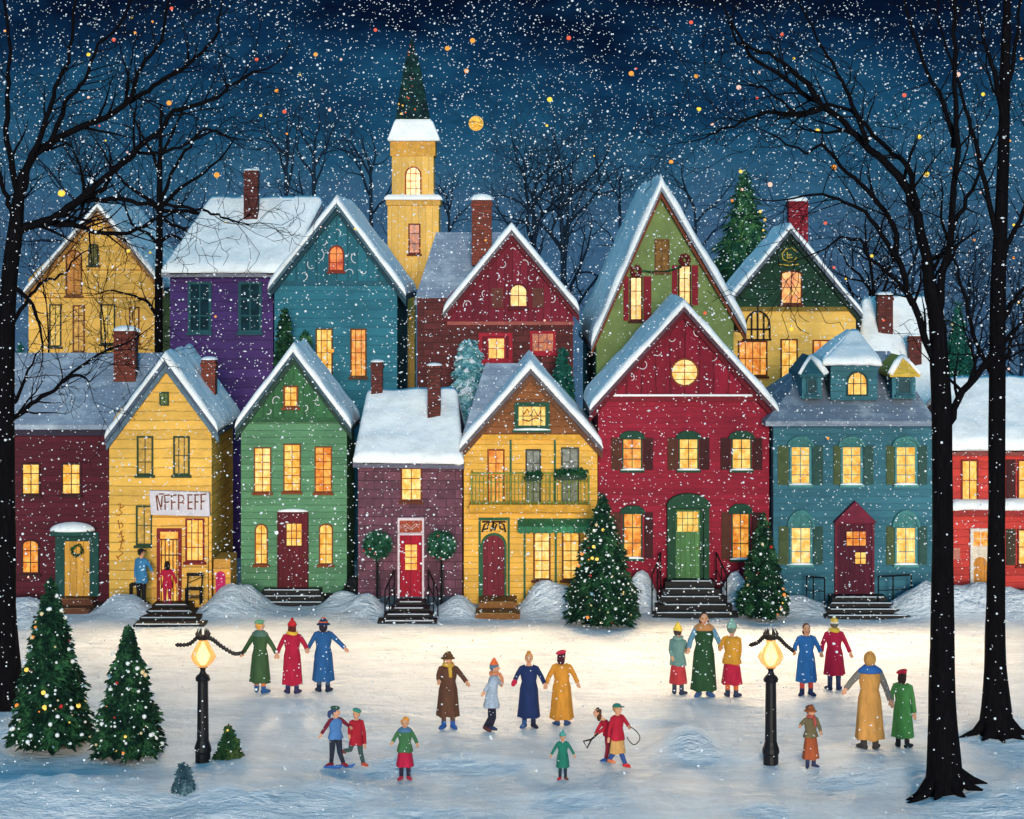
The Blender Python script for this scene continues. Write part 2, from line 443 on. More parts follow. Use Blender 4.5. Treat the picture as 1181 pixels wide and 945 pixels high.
        if hood:
            vt, mat, style = hood
            zt = Z(vt, Y); hm = MB(); cx = (x0+x1)/2; hw = (x1-x0)/2+.09
            if style == 'arch':
                out = [(cx-hw, z1-.02)]+[(cx+hw*math.cos(PI-PI*i/10), z1-.02+(zt-z1)*math.sin(PI*i/10)) for i in range(11)]+[(cx+hw, z1-.02)]
                inn = [(cx-hw*.8, z1-.02)]+[(cx+hw*.8*math.cos(PI-PI*i/10), z1-.02+(zt-z1)*.72*math.sin(PI*i/10)) for i in range(11)]+[(cx+hw*.8, z1-.02)]
                hm.ring(out, inn, Y-.13, Y)
                hm.prism(inn[1:-1], Y-.05, Y-.001)
                for i in range(1, 6):
                    a = PI*i/6
                    hm.tube([(cx, Y-.06, z1), (cx+hw*.78*math.cos(a), Y-.06, z1-.02+(zt-z1)*.7*math.sin(a))], .012, 4)
            else:
                out = [(cx-hw, z1-.03),(cx+hw, z1-.03),(cx+hw*.86, z1+(zt-z1)*.55),(cx+hw*.4, zt),(cx-hw*.4, zt),(cx-hw*.86, z1+(zt-z1)*.55)]
                hm.prism(out, Y-.14, Y)
            o2 = obj('hood', hm, mat, w, bevel=.01)
        return w
    def door(s, u0, v0, u1, v1, mat, frame=None, fr=.07, arch=0.0, win=None, knob=True, panels=True, proud=.05):
        Y = s.Y; x0,x1,z0,z1 = X(u0,Y),X(u1,Y),Z(v1,Y),Z(v0,Y)
        rise = arch*(x1-x0)/2 if arch else .001
        m = MB(); m.prism(archloop(x0,x1,z0,z1,rise), Y-proud, Y+.0)
        if panels and not win:
            w = x1-x0
            for k in (.12, .54):
                for q in (0, 1):
                    xa = x0+w*(.12+.42*q); m.box(xa, xa+w*.34, Y-proud-.012, Y-proud, z0+(z1-z0)*k, z0+(z1-z0)*(k+.28))
        d = obj('door', m, mat, s.root, bevel=.006)
        if frame:
            f = MB(); f.ring(archloop(x0-fr,x1+fr,z0-.001,z1+fr,rise+fr*.6 if arch else .001), archloop(x0+.001,x1-.001,z0,z1-.001,rise), Y-proud-.05, Y+.0)
            obj('frame', f, frame, d)
        if knob:
            k = MB(); k.ico((x1-.1*(x1-x0), Y-proud-.03, z0+(z1-z0)*.45), .035); obj('handle', k, m_plain((190,150,70), .1, 5, .3, metal=1), d)
        if win:
            for (a,b,c,e,pm,nx,ny) in win:
                xa,xb,za,zb = X(a,Y),X(c,Y),Z(e,Y),Z(b,Y)
                p = MB(); p.box(xa, xb, Y-proud-.012, Y-proud+.005, za, zb); obj('pane', p, pm, d)
                p = MB()
                p.ring([(xa-.03,za-.03),(xb+.03,za-.03),(xb+.03,zb+.03),(xa-.03,zb+.03)], [(xa,za),(xb,za),(xb,zb),(xa,zb)], Y-proud-.03, Y-proud)
                for i in range(1, nx):
                    q = xa+(xb-xa)*i/nx; p.box(q-.011, q+.011, Y-proud-.026, Y-proud-.013, za, zb)
                for j in range(1, ny):
                    q = za+(zb-za)*j/ny; p.box(xa, xb, Y-proud-.025, Y-proud-.0131, q-.011, q+.011)
                obj('muntin', p, mat, d)
        return d
    def steps(s, u0, u1, ztop, ybot, n, mat=BLACK, flare=.25, landing=.9, snow=True, skew=0.0, edge=SNOW):
        Y = s.Y; x0, x1 = X(u0,Y), X(u1,Y); m = MB()
        yl = Y-landing; run = (yl-ybot)/max(1, n-1)
        for i in range(n):
            zt = ztop*(n-i)/n; ya = yl-run*i; e = flare*i; k = skew*i
            m.mi = 0
            yb = Y if i == 0 else ya+run
            m.box(x0-e+k, x1+e+k, ya, yb-.001*i, -.35, zt)
            if snow:
                m.mi = 1; w = (x1-x0)+2*e
                m.box(x0-e+k+.05+.1*random.random()*w, x1+e+k-.05-.12*random.random()*w, ya+.02, ya+.12, zt, zt+.018)
        return obj('steps', m, [mat, edge], s.root, bevel=.012)
    def rail(s, pts, post_h, mat=BLACK, r=.022, name='railing'):
        m = MB(); up = Vector((0,0,post_h))
        P = [Vector(p) for p in pts]
        for p in P: m.tube([p, p+up], r, 6)
        m.tube([p+up for p in P], r*1.2, 6); m.tube([p+up*.55 for p in P], r*.7, 5)
        return obj(name, m, mat, s.root)

def snow_slope(m, e0, e1, r0, r1, t, axis=0, res=.17):
    """snow blanket on the slope e0-e1 (eave) to r0-r1 (ridge), lifted straight up by t"""
    e0,e1,r0,r1 = map(Vector, (e0,e1,r0,r1))
    lu = max((e1-e0).length, (r1-r0).length, .1); lv = ((r0+r1)/2-(e0+e1)/2).length
    nu = max(4, min(70, int(lu/res))); nv = max(4, min(40, int(lv/res)))
    us = [0,.012,.035]+[i/nu for i in range(1, nu)]+[.965,.988,1]; us = sorted(set(us))
    vs_ = sorted(set([0,.015,.04]+[i/nv for i in range(1, nv)]+[1]))
    top = []; bot = []
    for b in vs_:
        for a in us:
            p = (e0*(1-a)+e1*a)*(1-b)+(r0*(1-a)+r1*a)*b
            du = min(a, 1-a)*lu; dv = b*lv; d = min(du, dv)
            rr = t*1.0; q = min(1, d/rr); h = t*(.38+.62*math.sqrt(max(0, 1-(1-q)**2)))
            n1 = noise.noise(Vector((p.x*1.1, p.y*1.1, p.z*1.1)))*.30+noise.noise(Vector((p.x*3.1, p.y*3.1, p.z*3.1)))*.16
            h *= 1+n1
            if dv < .01: p = p+Vector((0,0,-.07*t/.2*abs(noise.noise(Vector((p.x*2.3,p.y*2.3,4))))))
            top.append(p+Vector((0,0,h))); bot.append(p-Vector((0,0,.004)))
    W = len(us); Hn = len(vs_); N = W*Hn
    fs = []
    for j in range(Hn-1):
        for i in range(W-1):
            k = j*W+i; fs += [(k,k+1,k+W+1,k+W),(N+k,N+k+W,N+k+W+1,N+k+1)]
    for i in range(W-1):
        fs.append((i, N+i, N+i+1, i+1)); k = (Hn-1)*W+i; fs.append((k, k+1, N+k+1, N+k))
    for j in range(Hn-1):
        k = j*W; fs.append((k, k+W, N+k+W, N+k)); k = j*W+W-1; fs.append((k, N+k, N+k+W, k+W))
    m.add(top+bot, fs)
def strokes(lines, Y, r, mat, parent, name):
    m = MB()
    for L in lines: m.tube([(X(u,Y), Y, Z(v,Y)) for u,v in L], r, 5)
    return obj(name, m, mat, parent)
def wreath(name, u, v, Y, R, parent, mat, berry=None, r=.05):
    m = MB(); cx, cz = X(u,Y), Z(v,Y)
    for i in range(70):
        a = 2*PI*i/70+random.uniform(-.1,.1); q = R+random.uniform(-r,r)*.8
        p = Vector((cx+q*math.cos(a), Y+random.uniform(-r,r)*.6, cz+q*math.sin(a)))
        d = Vector((random.uniform(-1,1),random.uniform(-1,.2),random.uniform(-1,1))).normalized()*r*1.3
        m.tube([p-d*.4, p+d], [r*.4, .003], 4)
    mats = [mat]
    if berry:
        mats.append(berry); m.mi = 1
        for i in range(9):
            a = random.random()*2*PI; m.ico((cx+R*math.cos(a), Y-r*.8, cz+R*math.sin(a)), r*.35)
    return obj(name, m, mats, parent)

def curls(h, Y, seed, pts, r=.013):
    # little scrolls of wind-blown snow stuck to the gable boards
    rnd = random.Random(seed); L = []
    for (u, v, R) in pts:
        a0 = rnd.uniform(0, 2*PI); sp = rnd.choice((-1,1))*rnd.uniform(1.6,3.6)
        L.append([(u+R*(1-.5*i/8)*math.cos(a0+sp*i/8), v+R*1.1*(1-.5*i/8)*math.sin(a0+sp*i/8)) for i in range(9)])
    strokes(L, Y, r, P_(( 216,212,216)), h.root, 'snow_scroll')
def P_(c): return m_plain(c)
def house_all():
    GRN = m_needles((10,34,26),(18,60,40),(50,104,64),'wreath_leaf'); BERRY = m_plain((170,30,36), .2, 9)
    P = m_plain
    # ================= front row =================
    # 1 maroon cottage, far left
    Y = 60.0
    h = House('house', 'low maroon clapboard house with grey slate roof and ochre door, far left behind the trees', 'house', 72, Y, 'village houses')
    MRN = m_siding((76,20,34), .19)
    h.poly([(-10,712),(125.5,712),(125.5,492),(-10,492)], MRN, 6.0)
    h.rect(-10,694,125,715, P((24,12,18)), 'foundation', .1)
    h.rect(-10,495,125,502, P((46,40,58)), 'cornice', .16)
    h.front_roof((-14,490),(126,490),(-14,407),(188,407), 3.0, SLATE, 0.0, .35)
    h.chimney(131,378,156,437, 1.6, CHIM, .1, depth=.5)
    FB = P((52,22,22))
    h.window(25,534,47,571, FB, LIT, 2, 3)
    h.window(71,534,94,571, FB, LIT, 2, 3)
    h.window(25,622,46,662, FB, LITO, 2, 3, arch=.5)
    TG = P((24,66,60))
    d = h.door(75,624,104,688, m_siding((206,150,64), .2, True), TG, .26, knob=True, panels=False)
    wreath('wreath', 89, 635, Y-.1, .15, d, GRN)
    m = MB(); cx = X(86,Y); z = Z(613,Y); m.prism([(cx-.62,z-.07),(cx+.62,z-.07),(cx+.62,z),(cx+.42,z+.14),(cx,z+.22),(cx-.42,z+.14),(cx-.62,z)], Y-.55, Y-.06)
    cp = obj('canopy', m, TG, h.root, bevel=.02)
    m = MB(); m.ell((cx,Y-.3,z+.06), (.66,.36,.25), 16, 5, z0=0.0, z1=.999); obj('snow', m, SNOWR, cp, smooth=True)
    h.steps(72, 112, .32, 58.6, 2, P((92,52,34)), .05, .7, True, edge=P((150,104,70)))
    # 2 yellow shop
    h = House('house', 'yellow clapboard shop house with a white signboard over its barred red door', 'house', 190, Y, 'village houses')
    YEL = m_siding((226,176,82), .27, var=.14)
    YELS = m_siding((168,112,44), .27)
    h.poly([(126,712),(244,712),(244,488),(190,416),(126,488)], YEL, 4.6)
    h.gable((121,496),(190,405),(251,487), 4.6, P((70,84,104)), .25, .35, trim=P((84,108,124)))
    h.chimney(232,413,248,470, 2.2, CHIM, .06, depth=.5)
    GF = P((40,64,44)); RF = P((118,30,34)); 
    h.window(184,452,195,468, GF, P((92,110,60)), 2, 2, sill=False, fr=.04)
    h.window(158,503,177,548, GF, YELP, 2, 3)
    h.window(200,503,219,548, GF, YELP, 3, 2)
    h.window(157,583,176,629, GF, YELP, 2, 2)
    bay = h.rect(177,596,241,712, m_siding((222,168,78), .3, var=.14), 'bay', .22)
    Yb = Y-.22; h.Y = Yb
    h.window(214,598,236,648, RF, LIT, 3, 3, fr=.05)
    d = h.door(185,613,206,694, m_glow((226,150,50),(252,206,110), .95, 'lit_door'), RF, .09, knob=False, panels=False)
    m = MB(); zz0, zz1 = Z(694,Yb), Z(622,Yb)
    for i in range(5):
        x = X(186.5+i*4.5,Yb); m.box(x-.014, x+.014, Yb-.085, Yb-.055, zz0, zz1)
    for v in (622, 640, 662): m.box(X(185,Yb), X(206,Yb), Yb-.09, Yb-.054, Z(v,Yb)-.016, Z(v,Yb)+.016)
    obj('bars', m, P((84,40,30)), d)
    h.Y = Y
    # sign with painted letters
    sg = MB(); ys = Y-.42
    sg.prism([(X(174,ys),Z(594,ys)),(X(242,ys),Z(596,ys)),(X(241,ys),Z(568,ys)),(X(172,ys),Z(566,ys))], ys, Y-.225)
    so = obj('sign', sg, P((196,190,196), .12), h.root, bevel=.012)
    q = []
    q += [[(180,572),(182,589)],[(181,571),(186,588)],[(186,588),(187,572)],[(183,570),(189,570)]]
    q += [[(190,572),(190.5,588)],[(189,572),(196,571)],[(190,580),(195,579)]]
    q += [[(198,572),(198,588)],[(197,572),(204,571)],[(198,580),(203,579)]]
    q += [[(206,571),(206,588)],[(205,571),(211,572),(212,576),(210,580),(206,580)],[(211,580),(212,581)]]
    q += [[(217,572),(217,588)],[(216,571),(222,571)],[(217,580),(222,579)],[(217,587),(222,587)]]
    q += [[(225,571),(225,588)],[(224,571),(230,571)],[(225,579),(229,579)]]
    q += [[(232,571),(232,588)],[(231,571),(238,570)],[(232,579),(236,578)]]
    strokes(q, ys-.006, .021, P((112,56,34)), so, 'lettering')
    q = [[(136,582),(139,581),(138,589),(141,591),(137,595),(134,594)],[(139,586),(143,584)],[(136,600),(138,610),(142,607),(140,603),(137,605)],[(141,612),(136,620),(143,619)],[(139,613),(142,624)],
         [(137,625),(144,624)],[(141,622),(139,632)],[(142,632),(137,634),(142,638),(136,643)],[(137,646),(134,641)]]
    strokes(q, Y-.012, .016, P((150,84,34)), h.root, 'lettering')
    # side annex with pink arched door
    m = MB(); m.box(X(246,59.6), X(266,59.6), 59.6, 61.0, -.2, Z(645,59.6)); an = obj('annex', m, m_siding((204,146,64), .3), h.root, bevel=.03)
    m = MB(); m.prism(archloop(X(249,59.6),X(260,59.6),Z(697,59.6),Z(659,59.6),.14), 59.56, 59.62); obj('door', m, m_siding((186,36,90), .12, True), an)
    h.steps(182, 226, .22, 56.7, 4, BLACK, .14, 1.05, True, skew=.1)
    # 3 green cottage
    Y = 61.3
    h = House('house', 'narrow mid green clapboard house with dark red door between purple walls', 'house', 338, Y, 'village houses')
    GR = m_siding((84,130,96), .2, var=.16)
    h.poly([(278,712),(400,712),(400,476),(338,404),(278,476)], GR, 3.0)
    h.panel([(281,484),(397,484),(397,478),(338,408),(281,478)], m_siding((50,98,62), .3, True), 'gable', .06)
    h.rect(277,482,401,487, P((40,82,52)), 'trim_board', .1)
    h.gable((271,484),(338,396),(405,484), 3.0, P((58,80,92)), .25, .35, trim=P((34,58,50)))
    curls(h, Y-.075, 4, [(362,456,6),(368,464,5),(320,462,6),(356,440,4),(310,474,4),(352,470,4)])
    OF = P((120,58,28))
    h.window(327,445,344,470, OF, LIT, 2, 3, on=.062)
    h.window(293,516,313,568, OF, LITP, 2, 6, fr=.035); h.window(327,512,347,567, OF, LIT, 2, 6, fr=.035); h.window(363,515,383,568, OF, LITO, 2, 6, fr=.035)
    h.window(294,604,309,651, OF, LIT, 2, 4, arch=1.0, fr=.035); h.window(368,604,384,651, OF, LIT, 2, 4, arch=.6, fr=.035)
    d = h.door(322,592,354,681, m_siding((96,26,36), .16, True), P((70,20,28)), .05, win=[(331,604,348,629,LIT,3,3)])
    m = MB(); m.ell((X(338,Y),Y-.08,Z(590,Y)), (.48,.1,.09), 12, 4, z0=0.0, z1=.999); obj('snow', m, SNOWR, d, smooth=True)
    h.rect(276,684,402,714, P((22,26,28)), 'foundation', .05)
    h.steps(305, 372, .36, 60.0, 3, BLACK, .14, .6, True)
    # 4 purple brick cottage
    Y = 60.0
    h = House('house', 'small purple brick cottage with red door and thick snow on its roof', 'house', 473, Y, 'village houses')
    h.poly([(413,712),(533,712),(533,522),(413,522)], m_brick((98,60,74), (70,44,58), .52, .26), 5.4)
    h.rect(411,523,534,531, P((104,104,124)), 'cornice', .18)
    h.front_roof((407,524),(535,526),(423,447),(528,447), 2.7, P((92,90,104)), .24, .35)
    h.chimney(428,416,441,452, 2.4, CHIMD, .05, depth=.4); h.chimney(493,420,508,477, 1.3, CHIMD, .05, depth=.4)
    h.window(462,539,487,578, P((92,44,26)), LITP, 2, 3)
    d = h.door(461,617,487,692, m_siding((158,20,44), .3, True), P((206,190,196)), .055, win=[(467.5,628,481,657,LIT,2,4)])
    m = MB(); m.box(X(461,Y), X(487,Y), Y-.07, Y, Z(614,Y), Z(600,Y)); tr = obj('transom', m, P((150,66,46), .5, 12), h.root)
    m = MB(); m.ring([(X(458.8,Y),Z(617,Y)+.066),(X(489.2,Y),Z(617,Y)+.066),(X(489.2,Y),Z(597,Y)),(X(458.8,Y),Z(597,Y))], [(X(461,Y),Z(614,Y)),(X(487,Y),Z(614,Y)),(X(487,Y),Z(600,Y)),(X(461,Y),Z(600,Y))], Y-.1, Y); obj('frame', m, P((206,190,196)), tr)
    strokes([[(465,609),(469,604),(474,609),(479,604),(483,609)],[(465,605),(474,611),(483,605)]], Y-.075, .018, P((196,150,140)), tr, 'ornament')
    h.rect(412,688,534,714, P((56,72,84)), 'foundation', .06)
    h.steps(458, 492, .26, 57.2, 4, BLACK, .13, .8, True)
    for sx, uu in ((-1,(455,449,444)),(1,(494,500,505))):
        h.rail([(X(uu[0],59.4),59.4,.2),(X(uu[1],58.6),58.6,.0),(X(uu[2],57.9),57.9,-.15)], .95)
    # 5 yellow house with balcony
    Y = 60.2
    h = House('house', 'yellow house with a balcony, brown shingled gable and green awning', 'house', 612, Y, 'village houses')
    YB = m_siding((226,172,74), .18, var=.12)
    h.poly([(535,712),(689,712),(689,500),(612,424),(535,500)], YB, 5.2)
    h.panel([(542,502),(682,502),(612,430)], m_siding((124,76,44), .2, var=.3), 'gable', .06)
    h.rect(534,501,690,507, P((204,150,52)), 'trim_board', .12)
    h.front_roof((533,503),(600,503),(560,419),(612,419), 2.6, SLATE, 0.0, -.012, name='side_roof')
    h.gable((530,508),(612,415),(695,506), 5.2, P((86,84,92)), .25, .35, trim=P((94,62,44)))
    w = h.window(593,464,634,496, P((30,72,54)), LIT, 4, 2, fr=.13, sill='snow', on=.062)
    strokes([[(604,478),(608,472),(612,480),(616,472),(620,480),(624,474)],[(602,484),(610,486),(618,482),(626,486)]], Y-.11, .018, P((40,30,24)), w, 'lattice')
    BR = P((96,54,30)); GL = P((40,88,60))
    h.window(562,518,582,584, P((130,66,26)), LITO, 2, 4); h.window(606,518,624,584, P((60,60,48)), GREYP, 2, 4); h.window(647,516,668,584, P((70,72,52)), GREYP, 2, 4)
    m = MB()
    for u in (589, 640): m.box(X(u,Y)-.03, X(u,Y)+.03, Y-.05, Y, Z(580,Y), Z(507,Y))
    for u in (605, 641): m.box(X(u,Y)-.03, X(u,Y)+.03, Y-.05, Y, Z(690,Y), Z(608,Y))
    obj('trim_strip', m, GL, h.root)
    m = MB(); yo = Y-.75; m.box(X(541,yo), X(681,yo), yo-.05, Y, Z(591,yo), Z(582,yo)); bl = obj('balcony', m, P((196,142,48)), h.root, bevel=.02)
    m = MB(); n = 30
    for i in range(n+1):
        x = X(544,yo)+(X(679,yo)-X(544,yo))*i/n; m.tube([(x,yo,Z(582,yo)),(x,yo,Z(548,yo))], .026 if i%5==0 else .014, 5)
    for v in (546, 556, 580): m.tube([(X(544,yo),yo,Z(v,yo)),(X(679,yo),yo,Z(v,yo))], .026 if v==546 else .016, 5)
    for u in (544, 679):
        for v in (546, 556): m.tube([(X(u,yo),yo,Z(v,yo)),(X(u,yo),Y,Z(v,yo))], .02, 5)
    obj('railing', m, P((110,128,58)), bl)
    for (a, b, v) in ((606,624,549),(642,676,547)):
        m = MB(); y1 = yo-.12; m.box(X(a,y1), X(b,y1), y1-.09, y1+.09, Z(v+3,y1)-.08, Z(v+3,y1)+.06)
        m.mi = 1
        for i in range(int((b-a)*5)):
            p = Vector((X(random.uniform(a-1,b+1),y1), y1+random.uniform(-.1,.1), Z(v+random.uniform(-5,4),y1)))
            d = Vector((random.uniform(-1,1),random.uniform(-1,1),random.uniform(-.6,1))).normalized()*.1
            m.tube([p, p+d], [.032,.003], 4)
        obj('planter', m, [P((40,60,44)), GRN], bl)
    d = h.door(557,617,582,695, m_siding((110,34,46), .16, True), GL, .06, arch=1.0, panels=False)
    m = MB(); 
    m.ring([(X(552,Y),Z(700,Y)),(X(588,Y),Z(700,Y)),(X(588,Y),Z(597,Y)),(X(552,Y),Z(597,Y))],[(X(554.5,Y),Z(699,Y)),(X(585.5,Y),Z(699,Y)),(X(585.5,Y),Z(600,Y)),(X(554.5,Y),Z(600,Y))], Y-.09, Y)
    obj('surround', m, GL, d)
    strokes([[(556,614),(559,605),(564,603),(562,610),(558,611)],[(566,613),(569,603),(573,605),(570,612)],[(583,614),(581,605),(576,603),(577,610),(581,611)],[(556,602),(584,602)],[(569,601),(569,611)]], Y-.06, .028, P((46,34,22)), d, 'fanlight')
    m = MB(); x0, x1 = X(597,Y), X(686,Y); zt = Z(598,Y); n = 22
    vs = []; fs = []
    for i in range(n+1):
        x = x0+(x1-x0)*i/n; k = .03*(i%2)
        vs += [(x,Y-.003,zt),(x,Y-.45,zt-.2+k),(x,Y-.47,zt-.34-.05*(i%2)),(x,Y-.003,zt-.05)]
    for i in range(n):
        a = i*4; fs += [(a,a+1,a+5,a+4),(a+1,a+2,a+6,a+5),(a+2,a+3,a+7,a+6),(a+3,a,a+4,a+7)]
    fs += [(0,3,2,1),(n*4,n*4+1,n*4+2,n*4+3)]
    m.add(vs, fs); obj('awning', m, m_siding((54,118,84), .2, True), h.root)
    h.window(615,613,635,669, BR, LITP, 2, 5); h.window(648,613,669,669, BR, LIT, 2, 5)
    h.steps(553, 596, .3, 57.9, 2, P((128,82,42)), .08, 1.3, True, edge=P((176,128,72)))
    # 6 big crimson house
    Y = 60.5
    h = House('house', 'broad crimson house with arched green door and round attic window', 'house', 789, Y, 'village houses')
    RED = m_siding((136,26,48), .16, var=.16, dark=.7)
    h.poly([(690,712),(887,712),(887,456),(789,352),(690,456)], RED, 4.8)
    h.panel([(694,456),(883,456),(789,356)], m_siding((124,18,42), .42, True, dark=.35), 'gable', .06)
    tb = h.rect(686,457,891,463, P((110,22,36)), 'trim_board', .14)
    m = MB(); m.box(X(687,Y), X(890,Y), Y-.17, Y-.061, Z(457,Y), Z(454.6,Y)); obj('snow', m, SNOWR, tb, bevel=.02)
    h.gable((680,463),(789,343),(898,465), 4.8, P((80,58,70)), .26, .4, trim=P((92,16,30)))
    h.window(773,413,806,446, P((120,54,30)), LITP, 2, 4, round_=True, fr=.05, on=.062)
    curls(h, Y-.075, 1, [(748,392,9),(766,376,6),(760,404,7),(774,390,5),(806,384,8),(822,408,8),(812,398,5),(838,428,7),(742,420,6),(800,372,5),(850,440,5),(728,436,5)])
    GT = P((22,62,46)); SH = P((58,20,24)); SB = P((76,42,30))
    for (a,b,s0,s1) in ((717,741,(705,716),(742,753)),(782,806,(770,781),(807,818)),(843,867,(831,842),(868,879))):
        h.window(a,505,b,542, GT, LITO if a==717 else LIT, 2, 3, shutters=[(*s0,SB if a!=843 else SH),(*s1,SH)], hood=(497,GT,'flat'), sill='snow')
    h.window(718,591,741,644, GT, LITO, 2, 3, shutters=[(707,717,SB),(743,753,SH)], hood=(583,GT,'flat'), sill='snow')
    h.window(843,591,865,645, GT, LITO, 2, 3, shutters=[(832,842,SB),(867,877,SH)], hood=(581,GT,'flat'), sill='snow')
    DG = P((26,64,44))
    d = h.door(779,588,807,668, m_siding((78,120,72), .14, True), DG, .2, win=[(781,590,805,613,LIT,4,3)])
    m = MB(); m.prism(archloop(X(768,Y),X(818,Y),Z(585,Y),Z(568,Y),.36), Y-.34, Y-.09); obj('canopy', m, DG, d, bevel=.02)
    m = MB(); m.box(X(769,Y),X(775,Y),Y-.3,Y,Z(670,Y),Z(585,Y)); m.box(X(811,Y),X(817,Y),Y-.3,Y,Z(670,Y),Z(585,Y)); obj('door_post', m, DG, d)
    h.steps(765, 822, .76, 58.0, 5, BLACK, .12, .7, True)
    for uu in ((762,758,752),(826,832,838)):
        h.rail([(X(uu[0],60.1),60.1,.5),(X(uu[1],59.3),59.3,.3),(X(uu[2],58.5),58.5,.1)], 1.05)
    # 7 blue mansard house
    Y = 60.0
    h = House('house', 'blue town house with three roof dormers, green shutters and maroon gabled door', 'house', 984, Y, 'village houses')
    BL = m_siding((50,100,116), .2, var=.16, dark=.7)
    h.poly([(892,712),(1075,712),(1075,482),(892,482)], BL, 6.4)
    h.rect(890,485,1077,493, P((50,84,108)), 'cornice', .2)
    h.front_roof((883,486),(1080,486),(948,405),(1026,405), 3.0, SLATE2, 0.0, .4)
    rf = h.roof; TL = P((52,104,116)); TD = P((36,82,94))
    # middle dormer
    yd = Y+.35
    def bx(u0,v0,u1,v1,y0,y1,mat,name,parent,bevel=0):
        m = MB(); m.box(X(u0,y0),X(u1,y0),y0,y1,Z(v1,y0),Z(v0,y0)); return obj(name, m, mat, parent, bevel=bevel)
    bx(958,418,1012,462, yd, yd+2.6, m_siding((54,104,116), .2), 'dormer', rf)
    y = yd
    h.window(976,428,1001,457, P((30,60,60)), LIT, 3, 2, arch=1.0, y=y, sill=False)
    m = MB(); 
    e = [(949,421),(1017,421)]; 
    A0 = [Vector((X(949,yd-.25),yd-.25,Z(421,yd-.25))),Vector((X(1017,yd-.25),yd-.25,Z(421,yd-.25))),Vector((X(990,yd+1.7),yd+1.7,Z(388,yd+1.7))),Vector((X(981,yd+1.7),yd+1.7,Z(388,yd+1.7)))]
    snow_slope(m, A0[0], A0[1], A0[3], A0[2], .2, axis=1)
    snow_slope(m, A0[0], A0[0]+Vector((0,2.6,0)), A0[3], A0[3]+Vector((0,.8,0)), .18); snow_slope(m, A0[1], A0[1]+Vector((0,2.6,0)), A0[2], A0[2]+Vector((0,.8,0)), .18)
    obj('snow', m, SNOWR, rf, smooth=True)
    for (u0,u1,yel) in ((925,948,False),(1029,1056,True)):
        yd2 = Y+.3
        bx(u0,429,u1,460, yd2, yd2+2.2, TL, 'dormer', rf)
        uc = (u0+u1)/2
        m = MB(); xx0, xx1, xc = X(u0-4,yd2), X(u1+4,yd2), X(uc,yd2); zz = Z(431,yd2); za = Z(411,yd2)
        m.add([(xx0,yd2-.2,zz),(xx1,yd2-.2,zz),(xx1,yd2+2.2,zz),(xx0,yd2+2.2,zz),(xc,yd2+.25,za),(xc,yd2+2.0,za),(xx0,yd2-.2,zz-.09),(xx1,yd2-.2,zz-.09),(xx1,yd2+2.2,zz-.09),(xx0,yd2+2.2,zz-.09)],
              [(0,1,4),(1,2,5,4),(2,3,5),(3,0,4,5),(6,9,8,7),(0,6,7,1),(1,7,8,2),(2,8,9,3),(3,9,6,0)])
        obj('dormer_roof', m, P((196,160,60)) if yel else TD, rf)
        m = MB()
        p0 = Vector((xx1 if not yel else xx0, yd2-.2, zz)); pa = Vector((xc,yd2+.25,za))
        m.tube([p0, (p0+pa)/2+Vector((0,0,.05)), pa], [.09,.1,.07], 7); q0 = Vector((xx0 if not yel else xx1, yd2-.2, zz)); m.tube([q0, (q0+pa)/2+Vector((0,0,.03)), pa], [.05,.05,.06], 7)
        obj('snow', m, SNOWR, rf, smooth=True)
        h.window(u0+5,436,u1-5,455, TD, DARKP, 1, 1, y=yd2, fr=.05)
    OL = P((70,84,52)); HD = P((60,116,116)); FRB = P((70,130,128))
    for (a,b,s0,s1) in ((911,935,(897,909),(937,949)),(970,994,(961,969),(996,1007)),(1032,1057,(1022,1031),(1059,1069))):
        h.window(a,514,b,559, FRB, LIT, 2, 4, shutters=[(*s0,OL),(*s1,P((42,74,68)))], hood=(502,HD,'arch'), sill='snow')
    for (a,b,s0,s1) in ((911,936,(898,909),(938,949)),(1032,1057,(1022,1031),(1059,1069))):
        h.window(a,607,b,651, FRB, LITP, 2, 3, shutters=[(*s0,OL),(*s1,P((42,74,68)))], hood=(587,HD,'arch'), sill='snow')
    MD = m_siding((78,20,40), .14, True)
    d = h.door(965,604,1005,687, MD, P((96,26,44)), .07, win=[(976,613,998,629,LITO,3,2),(986,637,998,650,LIT,2,2)], panels=False)
    m = MB(); m.prism([(X(960,Y),Z(602,Y)),(X(1010,Y),Z(602,Y)),(X(985,Y),Z(577,Y))], Y-.28, Y-.003); obj('pediment', m, P((104,26,48)), d, bevel=.015)
    h.steps(955, 1018, .38, 57.9, 4, BLACK, .14, .7, True)
    h.rail([(X(930,59.5),59.5,.1),(X(938,59.4),59.4,.1),(X(951,59.2),59.2,.1)], .85)
    h.rail([(X(1013,59.2),59.2,.1),(X(1030,59.3),59.3,.1),(X(1051,59.5),59.5,.1)], .9)
    # 8 red house, far right
    Y = 60.4
    h = House('house', 'bright red house under a deep white roof, far right behind two black trunks', 'house', 1150, Y, 'village houses')
    h.poly([(1096,712),(1260,712),(1260,500),(1096,500)], m_siding((184,58,52), .22, var=.2), 6.0)
    h.front_roof((1088,508),(1268,508),(1092,433),(1262,433), 2.6, P((120,60,54)), .3, .4)
    m = MB()
    for i in range(34):
        u = 1094+i*4.6; m.tube([(X(u,Y-.2),Y-.2,Z(506,Y)),(X(u,Y-.2),Y-.2,Z(506+random.uniform(3,9),Y))], [.03,.006], 5)
    obj('eave_trim', m, P((170,60,50)), h.root)
    h.window(1108,530,1128,578, P((110,40,30)), LIT, 2, 2)
    h.window(1173,530,1192,578, P((110,40,30)), LIT, 2, 2, shutters=[(1160,1171,P((60,24,26))),(1194,1205,P((60,24,26)))])
    lg = h.rect(1094,585,1262,594, P((140,44,42)), 'ledge', .34, bevel=.01)
